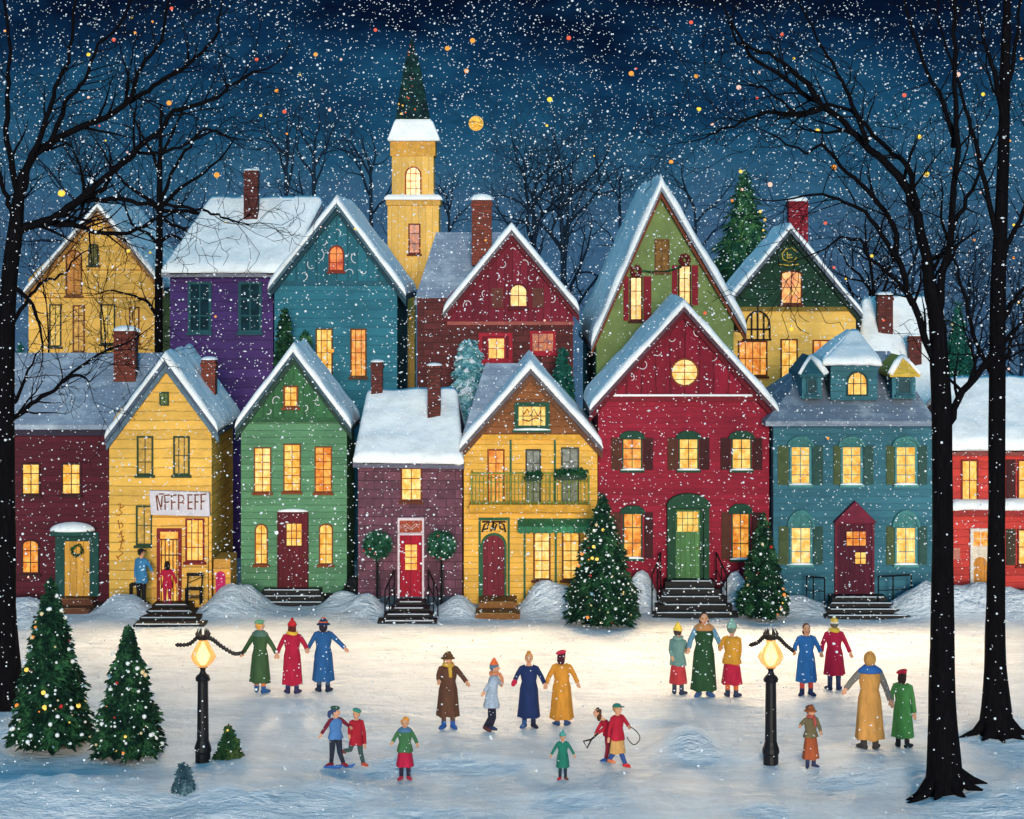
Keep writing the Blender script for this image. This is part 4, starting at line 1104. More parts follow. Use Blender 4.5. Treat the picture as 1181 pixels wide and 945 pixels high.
    traced_tree('thick bare black tree standing nearest, right foreground, with spreading roots', b, Y,
        [(1090,915,52),(1089,885,40),(1087,820,33),(1087,700,26),(1087,560,24),(1086,470,24),(1083,420,22),(1081,375,20),(1073,330,15),(1068,300,12)],
        [((15,3),[(1080,385),(1068,300),(1055,235),(1030,192),(1000,165),(970,135),(940,110),(905,85),(870,60),(850,25)],0.8),
         ((12,3),[(1084,395),(1084,330),(1095,260),(1100,170),(1097,80),(1095,0),(1092,-80)],-.6),
         ((10,2),[(1082,425),(1050,350),(1032,300),(1005,262),(975,237),(940,226),(900,232)],-1.2),
         ((10,7),[(1090,500),(1108,462),(1135,428),(1160,405)],.8),
         ((8,2),[(1058,240),(1046,192),(1020,165),(985,127),(955,120),(925,128),(890,100),(875,95)],1.0),
         ((8,2),[(945,113),(915,80),(890,60),(855,45),(848,20)],1.0),
         ((8,2),[(955,122),(925,132),(890,128),(850,140),(820,155)],1.5),
         ((8,2),[(1032,300),(1028,260),(1000,225),(970,200),(940,170),(920,180),(880,160)],-1.5),
         ((7,2),[(1000,165),(985,120),(970,80),(950,40),(930,-10)],1.2),
         ((8,2),[(1092,275),(1108,240),(1125,200),(1140,160)],-.8),
         ((7,2),[(1099,170),(1085,120),(1060,70),(1040,20),(1030,-30)],-.9),
         ((6,2),[(1052,352),(1040,330),(1000,300),(985,280),(960,275),(935,290)],-1.4)], 22, 'bare trees in the foreground', .9, roots=6)
    b = G(1149, 844); Y = b.y
    traced_tree('second bare black tree at the right edge, set back behind the nearest one', b, Y,
        [(1149,846,48),(1149,815,34),(1148,760,25),(1149,640,20),(1150,480,20),(1151,340,18),(1155,240,15),(1158,150,13),(1160,60,11),(1163,-40,8),(1165,-120,5)],
        [((8,3),[(1152,300),(1172,262),(1185,225),(1195,170)]),
         ((8,2),[(1153,285),(1136,215),(1120,150),(1108,110),(1095,70),(1080,20)]),
         ((9,2),[(1158,140),(1146,85),(1130,40),(1120,-20)]),
         ((8,2),[(1154,372),(1170,345),(1186,330),(1205,310)]),
         ((7,2),[(1158,110),(1172,60),(1180,10),(1186,-40)]),
         ((7,2),[(1153,425),(1165,410),(1180,380),(1195,372)]),
         ((7,2),[(1150,440),(1130,400),(1120,350),(1112,310),(1100,280)])], 23, 'bare trees in the foreground', .9, roots=5)
    # the black tree between ochre and purple houses, thin saplings before the ochre wall
    rnd = random.Random(4); Y = 73.0; b = Vector((X(183,Y),Y,gz(X(183,Y),Y)))
    traced_tree('slender black tree with star-like branches between the ochre and purple houses', b, Y,
        [(183,640,12),(183,520,11),(183,420,10),(183,330,9),(184,270,8),(184,220,7),(185,170,5),(186,120,3)],
        [((6,2),[(184,240),(165,225),(140,205),(120,170)]),((6,2),[(184,240),(210,215),(235,200),(262,170)]),((6,2),[(184,245),(215,244),(245,250),(268,258),(282,276)]),
         ((5,2),[(184,238),(205,190),(225,165),(240,150),(268,160)]),((5,2),[(184,250),(205,262),(228,272),(240,296)]),((5,2),[(184,280),(200,272),(218,285),(232,296)]),
         ((5,2),[(184,285),(172,270),(155,258),(140,225)]),((5,2),[(184,210),(176,180),(160,150),(150,125)]),((5,2),[(185,180),(200,150),(212,120)]),((5,2),[(183,370),(172,350),(155,342),(130,335)])], 31, 'bare trees behind the village', .6)
    far_tree('thin bare sapling crossing the left side of the ochre house wall', 58, 70.5, 395, 285, 45, 41, .05, BARK, 4, -2)
    far_tree('thin bare sapling crossing the right side of the ochre house wall', 118, 70.8, 405, 290, 48, 42, .05, BARK, 4, 4)
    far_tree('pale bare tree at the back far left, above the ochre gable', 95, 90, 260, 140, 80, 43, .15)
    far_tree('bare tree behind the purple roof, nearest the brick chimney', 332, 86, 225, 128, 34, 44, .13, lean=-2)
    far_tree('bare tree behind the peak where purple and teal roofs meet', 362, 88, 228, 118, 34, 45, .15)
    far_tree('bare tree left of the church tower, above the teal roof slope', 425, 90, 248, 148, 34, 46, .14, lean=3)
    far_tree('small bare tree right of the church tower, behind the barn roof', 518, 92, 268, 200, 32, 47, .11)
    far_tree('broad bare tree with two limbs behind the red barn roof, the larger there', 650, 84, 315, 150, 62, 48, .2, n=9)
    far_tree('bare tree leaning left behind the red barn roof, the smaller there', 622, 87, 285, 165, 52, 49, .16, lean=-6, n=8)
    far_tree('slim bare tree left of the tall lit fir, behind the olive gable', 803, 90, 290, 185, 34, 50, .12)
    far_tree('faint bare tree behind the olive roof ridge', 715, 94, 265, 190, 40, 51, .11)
    far_tree('bare tree right of the dark green gable, above the white roof', 1010, 80, 375, 255, 55, 52, .15, BARK, 8)
    far_tree('bare tree behind the white roof, just left of the thick black trunk', 1052, 88, 350, 240, 44, 53, .13)
    far_tree('bare tree seen between the two black trunks above the far right roof', 1122, 86, 420, 270, 40, 54, .14, n=8)
    far_tree('bare tree at the right picture edge beyond the second black trunk', 1178, 82, 430, 300, 36, 55, .14)
# ------------------------------------------------------------------ people
SKIN = None
def rz(v, a): c, s = math.cos(a), math.sin(a); return Vector((v[0]*c-v[1]*s, v[0]*s+v[1]*c, v[2]))
def cloth(rgb): return m_plain(rgb, .2, 9, .9, (1,1,.35))
def person(label, u, v, vtop, hl, hr, face=0, head=None, hs=1.0, coat=None, hem=None, flare=1.0, jacket=None, jhem=None, skirt=None, shem=None,
           trousers=None, stock=None, shoes=(30,40,70), sleeve=None, mitt=(None,None), hat=None, hair=((70,40,24),'short'), scarf=None, collar=None,
           legs=None, sh=None, hd=None, el=None, z=None, Y=None, group='villagers in the snowy square', wide=1.0, lean=0.0, feet=None, skin=(206,150,116), apron=None):
    rnd = random.Random(int(u*7+v))
    if Y is None: b = G(u, v)
    else: b = Vector((X(u,Y), Y, z))
    Y = b.y; s = F/Y; H = (v-vtop)/s; k = H/1.74/(1+.06*(hs-1))
    root = thing('person', label, 'person', b, group)
    fa = math.radians(face); ha = math.radians(face if head is None else head)
    def P(pu, pv, dy=0.0): return Vector((b.x+(pu-u)/s, b.y+dy, b.z+(v-pv)/s))
    def L(x, y, zz): return b+Vector((x*k, y*k, zz*k))
    HIP = L(0,0,.90) if not sh else L(0,0,.88)
    SH = P(*sh) if sh else L(lean,0,1.375)
    HD = P(*hd) if hd else SH+Vector((lean*.25*k,0,.205*k*(1+.25*(hs-1))))
    shl = []; 
    order = [Vector((-.175,0,0)), Vector((.175,0,0))]
    for i in range(2):
        o = rz(order[i], fa) if abs(((face+180)%360)-180) <= 95 else rz(order[1-i], fa)
        shl.append(SH+o*k)
    hipo = [rz(Vector((-.09,0,0)), fa), rz(Vector((.09,0,0)), fa)]
    if abs(((face+180)%360)-180) > 95: hipo.reverse()
    fwd = rz(Vector((0,-1,0)), fa)
    hands = [P(*hl, -.06*k), P(*hr, -.06*k)]
    body = MB(); sk = m_plain(skin, .1, 8, .6)
    # torso, neck, head
    path = [HIP+Vector((0,0,-.06*k)), HIP, HIP.lerp(SH,.4), HIP.lerp(SH,.75), SH, SH+Vector((0,0,.06*k))]
    wid = [(.15,.11),(.165,.12),(.135,.1),(.165,.115),(.15,.09),(.06,.06)]
    def ring(c, a, bb, n=16, ang=fa, fold=0.0, ph=0.0):
        return [c+rz(Vector((a*k*math.cos(2*PI*i/n)*(1+fold*math.sin(i*2*PI/n*5+ph)), bb*k*math.sin(2*PI*i/n)*(1+fold*math.sin(i*2*PI/n*5+ph)), 0)), ang) for i in range(n)]
    body.loft([ring(c,a,bb) for c,(a,bb) in zip(path,wid)])
    body.tube([SH+Vector((0,0,-.02*k)), SH.lerp(HD,.6), HD], [.06*k,.052*k,.05*k], 10)
    hk = k*hs
    R3 = Matrix.Rotation(ha, 3, 'Z')
    def hp(x,y,zz): return HD+R3@Vector((x*hk,y*hk,zz*hk))
    body.ell(hp(0,0,.01), (.082*hk,.098*hk,.118*hk), 16, 12, R3)
    body.ell(hp(0,-.03,-.07), (.055*hk,.06*hk,.055*hk), 12, 8, R3)
    body.tube([hp(0,-.09,.03), hp(0,-.118,-.018), hp(0,-.095,-.028)], [.013*hk,.02*hk,.012*hk], 7)
    for sg in (-1,1): body.ell(hp(sg*.083,.01,0), (.016*hk,.026*hk,.036*hk), 8, 6, R3)
    # arms with palms and fingers
    elbows = []
    for i in range(2):
        a, c = shl[i], hands[i]
        e = P(*el[i], 0) if el and el[i] else a.lerp(c,.5)+Vector(((-.03 if i==0 else .03)*k, .05*k, -.05*k))
        elbows.append(e)
        body.tube([a, e, c], [.052*k,.042*k,.03*k], 9)
        d = (c-e).normalized(); sd = d.cross(Vector((0,1,0))).normalized(); fr_ = sd.cross(d)
        Mx = Matrix((sd, d, fr_)).transposed()
        body.ell(c+d*.045*k, (.042*k,.055*k,.022*k), 10, 6, Mx)
        for q in range(4):
            o = (q-1.5)*.02*k; ln = (.068,.08,.076,.06)[q]*k
            p0 = c+d*.075*k+sd*o; p1 = p0+d*ln*.55-fr_*.008*k; p2 = p1+d*ln*.4-fr_*.022*k
            body.tube([p0-d*.03*k,p0,p1,p2], [.0105*k,.0105*k,.0098*k,.008*k], 6)
        tb = 1 if i == 0 else -1
        p0 = c+d*.03*k+sd*tb*.034*k; body.tube([p0-sd*tb*.02*k,p0+sd*tb*.012*k+d*.015*k,p0+sd*tb*.024*k+d*.045*k], [.013*k,.0125*k,.009*k], 6)
    # legs
    LG = []
    for i in range(2):
        h = HIP+hipo[i]*k
        if legs and legs[i]: kn = P(*legs[i][0], -.02*k); an = P(*legs[i][1])
        else:
            fx = feet[i] if feet else None
            an = P(fx[0], fx[1]-3) if fx else b+hipo[i]*k*1.15+Vector((0,0,.085*k))
            kn = h.lerp(an,.5)-Vector((0,.02*k,0))
        fd = fwd.copy()
        if legs and legs[i] and len(legs[i]) > 2: fd = Vector(legs[i][2]).normalized()
        elif abs(face) < 60 or abs(face) > 120: fd = (fwd+Vector(((-.55 if i==0 else .55),0,0))).normalized()
        LG.append((h,kn,an,fd))
        body.tube([h,kn,an], [.082*k,.055*k,.038*k], 10)
        body.tube([an-fd*.05*k-Vector((0,0,.03*k)), an+Vector((0,0,-.04*k)), an+fd*.13*k-Vector((0,0,.055*k))], [.034*k,.042*k,.03*k], 8)
    # fuse into one continuous surface
    tmp = bpy.data.meshes.new('tmp'); tmp.from_pydata(body.v, [], body.f); to = bpy.data.objects.new('tmp', tmp); COL.objects.link(to)
    md = to.modifiers.new('r','REMESH'); md.mode = 'VOXEL'; md.voxel_size = .0135*k
    dg = bpy.context.evaluated_depsgraph_get(); me = bpy.data.meshes.new_from_object(to.evaluated_get(dg)); bpy.data.objects.remove(to)
    B = MB(); B.v = [tuple(q.co) for q in me.vertices]; B.f = [tuple(p.vertices) for p in me.polygons]; B.m = [0]*len(B.f)
    B.mi = 1
    for sg in (-1,1): B.ell(hp(sg*.032,-.088,.025), (.0125*hk,.008*hk,.011*hk), 8, 6, R3)
    B.mi = 2; B.ell(hp(0,-.091,-.058), (.026*hk,.009*hk,.009*hk), 8, 5, R3)
    bo = obj('body', B, [sk, m_plain((34,24,22),.1), m_plain((160,62,56),.1)], root, smooth=True)
    # ---- clothing
    def sleeves(m, r0=.064, r1=.047, stop=.97):
        for i in range(2):
            a, e, c = shl[i], elbows[i], hands[i]
            a2 = a+(SH-a)*.55+Vector((0,0,.02*k)); a = a-Vector((0,0,.018*k))
            m.tube([a2, a, a.lerp(e,.5), e, e.lerp(c,stop*.6), e.lerp(c,stop)], [r0*k*.9,r0*k,r0*k*.95,r0*k*.84,r1*k*1.12,r1*k*1.1], 10)
    def shell(zs, name, mat, withsl, fold=.05, slmat=None):
        m = MB(); rings = []; n = 30
        for (t, a, bb, fo) in zs:
            # t: 0 at feet, 1 at hips (.9), 2 at shoulders
            if t <= 1: c = Vector((b.x+(HIP.x-b.x)*1.0, HIP.y, b.z)).lerp(HIP, t)
            else: c = HIP.lerp(SH, min(t-1,1.15))
            R_ = []
            for i in range(n):
                th = 2*PI*i/n; w = 1+fo*(math.sin(th*6+u)+.5*math.sin(th*11+v))
                dz = .012*k*math.sin(th*4+u)*(1 if t == zs[0][0] else 0)
                R_.append(c+rz(Vector((a*k*wide*math.cos(th)*w, bb*k*wide*math.sin(th)*w, dz)), fa))
            rings.append(R_)
        m.loft(rings)
        mats = [mat]
        if withsl:
            if slmat: mats.append(slmat); m.mi = 1
            sleeves(m)
        return obj(name, m, mats, root, smooth=True)
    def t_of(pv):
        zz = (v-pv)/s/k; 
        zh = (HIP.z-b.z)/k; zs_ = (SH.z-b.z)/k
        return zz/zh if zz <= zh else 1+(zz-zh)/(zs_-zh)
    up = [(1.35,.165,.125,.01),(1.6,.19,.14,.006),(1.85,.2,.13,.004),(1.97,.185,.115,.0),(2.06,.12,.09,0),(2.1,.07,.07,0)]
    slm = cloth(sleeve) if sleeve else None
    if coat:
        t0 = t_of(hem); fl = flare
        zs = [(t0,.245*fl,.2*fl,.10),(t0+.02,.25*fl,.205*fl,.095),(t0+.3*(1.05-t0),.235*(.5+.5*fl),.185*(.5+.5*fl),.07),(1.0,.205,.155,.03)]+up
        shell(zs, 'coat', cloth(coat), True, slmat=slm)
    if skirt:
        t0 = t_of(shem)
        shell([(t0,.24*flare,.19*flare,.07),(t0+.02,.245*flare,.195*flare,.065),((t0+1.15)/2,.2,.155,.045),(1.18,.15,.115,.01),(1.2,.1,.08,0)], 'skirt', cloth(skirt), False)
    if jacket:
        t0 = t_of(jhem)
        shell([(t0,.225,.175,.04),(t0+.03,.23,.18,.03),((t0+1.3)/2,.205,.155,.02)]+[q for q in up if q[0] > (t0+1.3)/2+.05], 'jacket', cloth(jacket), True, slmat=slm)
    if trousers:
        m = MB()
        for i,(h,kn,an,fd) in enumerate(LG): m.tube([h+Vector((0,0,.05*k)),h,h.lerp(kn,.5),kn,kn.lerp(an,.5),an.lerp(kn,.05)], [.09*k,.105*k,.092*k,.075*k,.066*k,.06*k], 10)
        m.loft([ring(HIP+Vector((0,0,dz*k)),a,bb) for dz,a,bb in ((-.09,.12,.11),(-.03,.185,.14),(.08,.17,.13),(.12,.14,.11))])
        obj('trousers', m, cloth(trousers), root, smooth=True)
    if stock:
        for i,(h,kn,an,fd) in enumerate(LG):
            m = MB(); m.tube([h.lerp(kn,.7),kn,kn.lerp(an,.4),an], [.075*k,.066*k,.064*k,.052*k], 10); obj('stocking', m, cloth(stock[i] if isinstance(stock[0], tuple) else stock), root, smooth=True)
    sc = shoes if isinstance(shoes[0], tuple) else (shoes, shoes)
    for i,(h,kn,an,fd) in enumerate(LG):
        m = MB(); dn = Vector((0,0,-1))
        m.tube([an+(kn-an).normalized()*.09*k, an, an+dn*.045*k+fd*.01*k], [.058*k,.058*k,.056*k], 10)
        m.tube([an-fd*.06*k+dn*.042*k, an+fd*.02*k+dn*.036*k, an+fd*.1*k+dn*.045*k, an+fd*.185*k+dn*.058*k], [.044*k,.056*k,.05*k,.03*k], 10)
        obj('boot', m, cloth(sc[i]), root, smooth=True)
    for i in range(2):
        if mitt[i]:
            c = hands[i]; d = (c-elbows[i]).normalized(); m = MB(); sd = d.cross(Vector((0,1,0))).normalized(); fr_ = sd.cross(d); Mx = Matrix((sd,d,fr_)).transposed()
            m.ell(c+d*.075*k, (.058*k,.1*k,.045*k), 12, 8, Mx); m.ell(c+d*.04*k+sd*(.05 if i==0 else -.05)*k, (.022*k,.045*k,.022*k), 8, 6, Mx)
            obj('mitten', m, cloth(mitt[i]), root, smooth=True)
    if scarf:
        m = MB(); c = SH+Vector((0,0,.075*k)); q = [c+rz(Vector((.092*k*math.cos(2*PI*i/16),.088*k*math.sin(2*PI*i/16)-.005*k,.012*k*math.sin(4*PI*i/16))),fa) for i in range(17)]
        m.tube(q, .05*k, 8, cap=False); e = c+fwd*.1*k; m.tube([e+Vector((.03*k,0,0)), e+fwd*.05*k+Vector((.05*k,0,-.12*k)), e+fwd*.05*k+Vector((.06*k,0,-.26*k))], [.045*k,.045*k,.04*k], 7)
        obj('scarf', m, cloth(scarf), root, smooth=True)
    if collar:
        m = MB(); m.loft([ring(SH+Vector((0,0,dz*k)),a,bb,20,fa,.05) for dz,a,bb in ((-.02,.19,.145),(.0,.215,.165),(.05,.2,.155),(.1,.13,.11),(.12,.1,.09))]); obj('collar', m, cloth(collar), root, smooth=True)
    if hair:
        hc, style = hair; m = MB()
        m.ell(hp(0,.022,.03), (.094*hk,.098*hk,.112*hk), 14, 9, R3)
        if style in ('bob','long','back'):
            lo = {'bob':-.085,'long':-.16,'back':-.06}[style]
            m.ell(hp(0,.045,lo*.5), (.1*hk,.072*hk,(.10-lo*.4)*hk), 14, 9, R3)
        if style == 'bun': m.ell(hp(0,.06,.12), .055*hk, 10, 7, R3)
        if style == 'tail': m.tube([hp(0,.1,.03),hp(0,.16,-.01),hp(0,.17,-.1),hp(0,.15,-.16)], [.04*hk,.05*hk,.045*hk,.015*hk], 8)
        if style == 'curly':
            for i in range(16):
                a = rnd.uniform(0,PI)  ; bb = rnd.uniform(-.2,1.2); m.ell(hp(.085*math.cos(a)*math.cos(bb), .02+.09*math.sin(a)*math.cos(bb), .04+.1*math.sin(bb)), .036*hk, 7, 5, R3)
        obj('hair', m, cloth(hc), root, smooth=True)
    if hat:
        kind, c1, c2 = hat; m = MB(); mats = [cloth(c1), cloth(c2)]
        if kind == 'beret':
            T = R3 @ Matrix.Rotation(.3, 3, 'Y'); m.ell(hp(.015,.015,.11), (.125*hk,.125*hk,.052*hk), 16, 8, T); m.mi = 1; m.lathe(hp(0,.01,.065), [(.09*hk,0),(.097*hk,.02*hk),(.09*hk,.04*hk)], 14)
        elif kind == 'bobble':
            m.ell(hp(0,.012,.06), (.105*hk,.112*hk,.115*hk), 16, 8, R3, z0=0.0, z1=.999); m.mi = 1; m.lathe(hp(0,.012,.04), [(.105*hk,0),(.114*hk,.02*hk),(.105*hk,.05*hk)], 14); m.ell(hp(0,.012,.195), .042*hk, 10, 7)
        elif kind == 'cap':
            m.ell(hp(0,.01,.06), (.105*hk,.115*hk,.085*hk), 16, 8, R3, z0=0.0, z1=.999); m.mi = 1; m.ell(hp(0,-.11,.065), (.075*hk,.075*hk,.014*hk), 12, 6, R3)
        elif kind == 'cloche':
            m.ell(hp(0,.01,.045), (.108*hk,.116*hk,.115*hk), 16, 8, R3, z0=0.0, z1=.999); m.lathe(hp(0,.01,.03), [(.105*hk,.03*hk),(.16*hk,-.01*hk),(.165*hk,-.02*hk),(.105*hk,.015*hk)], 16); m.mi = 1; m.lathe(hp(0,.01,.055), [(.108*hk,0),(.114*hk,.015*hk),(.11*hk,.035*hk)], 14)
            m.ell(hp(0,-.02,.15), (.06*hk,.05*hk,.03*hk), 10, 6, R3)
        elif kind == 'hood':
            m.ell(hp(0,.02,.02), (.112*hk,.118*hk,.14*hk), 16, 10, R3); 
        elif kind == 'cone':
            m.lathe(hp(0,.01,.05), [(.1*hk,0),(.095*hk,.05*hk),(.05*hk,.13*hk),(.012*hk,.19*hk)], 14); m.mi = 1; m.lathe(hp(0,.01,.04), [(.1*hk,0),(.108*hk,.02*hk),(.1*hk,.045*hk)], 14)
        obj('hat', m, mats, root, smooth=True)
    return root

def people_all():
    p = person
    p('man in a blue jacket and black cap on the shop steps', 163, 699, 634, (157,668), (176,661), 150, head=120, Y=59.1, z=.222, jacket=(60,120,160), jhem=674, trousers=(28,26,30), shoes=(24,22,24), hat=('cap',(26,24,28),(26,24,28)), hair=((30,24,22),'short'))
    p('child in red jacket and trousers with black hair at the barred shop door', 193, 698, 648, (185,667), (204,674), 180, Y=59.1, z=.222, hs=1.25, jacket=(178,30,60), jhem=679, trousers=(170,36,70), shoes=(120,26,50), hat=None, hair=((26,20,20),'bob'))
    p('woman in a long dark green coat and green beret holding the lamp cord', 300, 799, 715, (281,752), (319,753), 150, head=120, coat=(58,84,52), hem=787, stock=(214,120,66), shoes=(44,84,136), hat=('beret',(110,160,122),(90,140,110)), hair=((216,150,70),'short'), collar=(84,112,98))
    p('woman in a long crimson coat, red hat and yellow scarf between two friends', 337, 800, 716, (320,753), (354,748), 180, coat=(160,26,54), hem=789, stock=(66,66,110), shoes=(48,44,78), hat=('bobble',(190,40,44),(170,30,40)), hair=((84,30,26),'bob'), scarf=(220,172,60))
    p('woman in a long blue coat and navy hat, rightmost of the three hand in hand', 373, 798, 713, (356,747), (398,747), 180, coat=(36,82,130), hem=785, stock=(70,84,110), shoes=(30,40,62), hat=('cloche',(34,50,82),(208,96,50)), hair=((40,34,44),'bob'))
    p('woman in a long dark brown dress and brown hat standing alone', 517, 840, 752, (506,784), (538,786), 0, head=40, coat=(86,56,42), hem=826, stock=(84,64,60), shoes=(40,84,150), hat=('cloche',(94,64,34),(80,50,30)), hair=((150,110,50),'bob'), scarf=(206,160,64))
    p('child in a grey dress and orange-topped hood stepping along in profile', 567, 843, 763, (559,797), (578,789), 90, coat=(156,168,184), hem=815, flare=1.05, hs=1.1, hat=('cone',(222,100,48),(84,110,134)), hair=((84,108,130),'short'), scarf=(206,130,90), legs=[((566,828),(560,838),(.6,-.5,-.2)),((569,828),(566,838),(.8,-.5,0))], trousers=(34,34,50), shoes=((90,50,46),(40,52,84)), lean=.06)
    p('orange haired woman in a long navy coat with one red mitten', 610, 839, 752, (594,784), (628,788), 0, coat=(28,44,84), hem=827, stock=(40,52,90), shoes=((58,90,140),(34,36,56)), hat=None, hair=((214,140,60),'bun'), mitt=((196,40,70),(None)))
    p('woman in a long ochre coat and red beret walking hand in hand', 648, 837, 750, (630,788), (666,787), 180, head=150, coat=(196,130,46), hem=829, shoes=(44,70,112), stock=(80,70,60), hat=('beret',(196,44,70),(96,26,44)), hair=((66,28,40),'bob'), flare=1.05)
    p('boy in a blue vest with dark red sleeves and green cap on skis', 387, 885, 815, (371,846), (404,838), 30, head=80, hs=1.15, jacket=(74,116,168), jhem=852, sleeve=(104,28,48), trousers=(40,44,58), shoes=(150,40,50), hat=('beret',(50,84,66),(44,70,80)), hair=((50,66,104),'tail'), legs=[((383,868),(382,880),(-.8,-.6,-.0)),((392,868),(396,880),(.8,-.6,0))])
    p('child in a red jacket and green cap kicking one leg back', 411, 884, 818, (403,847), (421,858), 20, head=-20, hs=1.15, jacket=(160,30,46), jhem=859, trousers=(58,78,74), shoes=((120,60,60),(196,80,60)), hat=('beret',(60,136,116),(214,160,60)), hair=((196,140,80),'short'), legs=[((404,865),(397,866),(-.9,.3,.2)),((416,868),(419,880),(.8,-.6,0))])
    p('orange haired girl in a green sweater and red skirt', 467, 899, 828, (453,855), (481,857), 0, hs=1.15, jacket=(60,104,66), jhem=867, skirt=(172,30,62), shem=884, trousers=(44,40,56), shoes=(178,48,68), hat=None, hair=((226,146,44),'curly'), collar=(74,110,140))
    p('small child in a teal coat and teal bobble hat', 649, 899, 845, (636,870), (662,870), 0, hs=1.2, coat=(34,110,92), hem=885, flare=.95, trousers=(34,50,60), shoes=((196,40,50),(120,70,60)), hat=('bobble',(84,158,146),(70,146,136)), hair=((44,44,44),'short'))
    p('brown haired child in a red jacket bending over a snow shovel', 702, 878, 812, (687,846), (690,845), -70, head=-80, hs=1.1, sh=(698,832), hd=(689,822), jacket=(180,30,52), jhem=848, trousers=(150,44,60), shoes=(50,90,150), hair=((78,50,32),'long'), hat=None, legs=[((701,862),(699,875),(-.9,-.4,0)),((706,862),(704,876),(-.6,-.6,0))], Y=None)
    p('boy in a red jacket, green cap and tan shorts striding with a hoop', 712, 886, 811, (702,850), (725,837), 40, head=75, hs=1.1, jacket=(170,30,50), jhem=853, skirt=(200,150,90), shem=868, trousers=(52,76,130), shoes=((214,120,80),(206,50,50)), hat=('cap',(40,112,98),(44,104,90)), hair=((180,130,80),'short'), legs=[((707,869),(703,876),(.7,-.5,0)),((717,870),(721,881),(.8,-.5,0))])
    p('child in a grey-green coat, red skirt and yellow hat left of the tall woman', 782, 801, 722, (775,757), (791,748), 150, hs=1.15, jacket=(98,130,124), jhem=767, skirt=(168,52,56), shem=788, stock=(60,70,80), shoes=(50,58,80), hat=('cone',(230,190,70),(226,190,90)), hair=((60,50,50),'short'), scarf=(120,150,140))
    p('tall woman in a long dark green tunic with blue sleeves between two children', 812, 803, 705, (794,747), (830,742), 0, coat=(40,72,44), hem=796, sleeve=(98,140,164), stock=(196,56,60), shoes=(60,92,140), hat=None, hair=((40,26,26),'bob'), collar=(190,130,80))
    p('child in an ochre jacket, red skirt and pale teal hat right of the tall woman', 844, 804, 718, (830,747), (851,761), 160, hs=1.15, jacket=(206,144,50), jhem=765, skirt=(176,34,60), shem=789, stock=(206,110,60), shoes=(54,60,84), hat=('bobble',(140,176,160),(126,166,150)), hair=((110,120,110),'short'))
    p('brown haired woman in a long blue dress holding the right lamp cord', 930, 802, 718, (916,750), (946,752), 0, coat=(44,100,158), hem=786, stock=(204,76,64), shoes=(40,52,86), hat=None, hair=((104,58,42),'bob'))
    p('woman in a long crimson coat with yellow hat and scarf near the blue house', 962, 796, 713, (947,751), (980,752), 180, coat=(170,30,62), hem=778, stock=(54,66,100), shoes=(44,52,86), hat=('bobble',(226,180,70),(210,214,206)), hair=((90,96,80),'short'), scarf=(226,186,70))
    p('child in an olive jacket and rust skirt standing alone by the right lamp', 935, 885, 814, (923,836), (946,843), 20, head=60, hs=1.15, jacket=(104,92,66), jhem=850, skirt=(158,78,46), shem=875, stock=(60,60,80), shoes=(50,56,90), hat=('cloche',(150,84,48),(120,60,40)), hair=((100,60,40),'curly'), scarf=(170,80,70))
    p('person in a long tan coat with a blue collar seen from behind', 1003, 864, 751, (975,794), (1026,807), 180, coat=(190,136,72), hem=852, flare=1.0, wide=.98, sleeve=(116,110,104), stock=(150,120,80), shoes=(60,56,56), hat=('hood',(176,130,70),(150,100,50)), hair=((168,122,66),'bun'), collar=(44,92,156))
    p('woman in a long green coat and red beret beside the tan coat', 1041, 862, 772, (1028,807), (1054,822), 150, coat=(74,134,72), hem=850, flare=1.0, wide=.98, stock=(70,50,44), shoes=(40,42,50), hat=('beret',(190,40,62),(160,30,50)), hair=((56,40,36),'bob'))
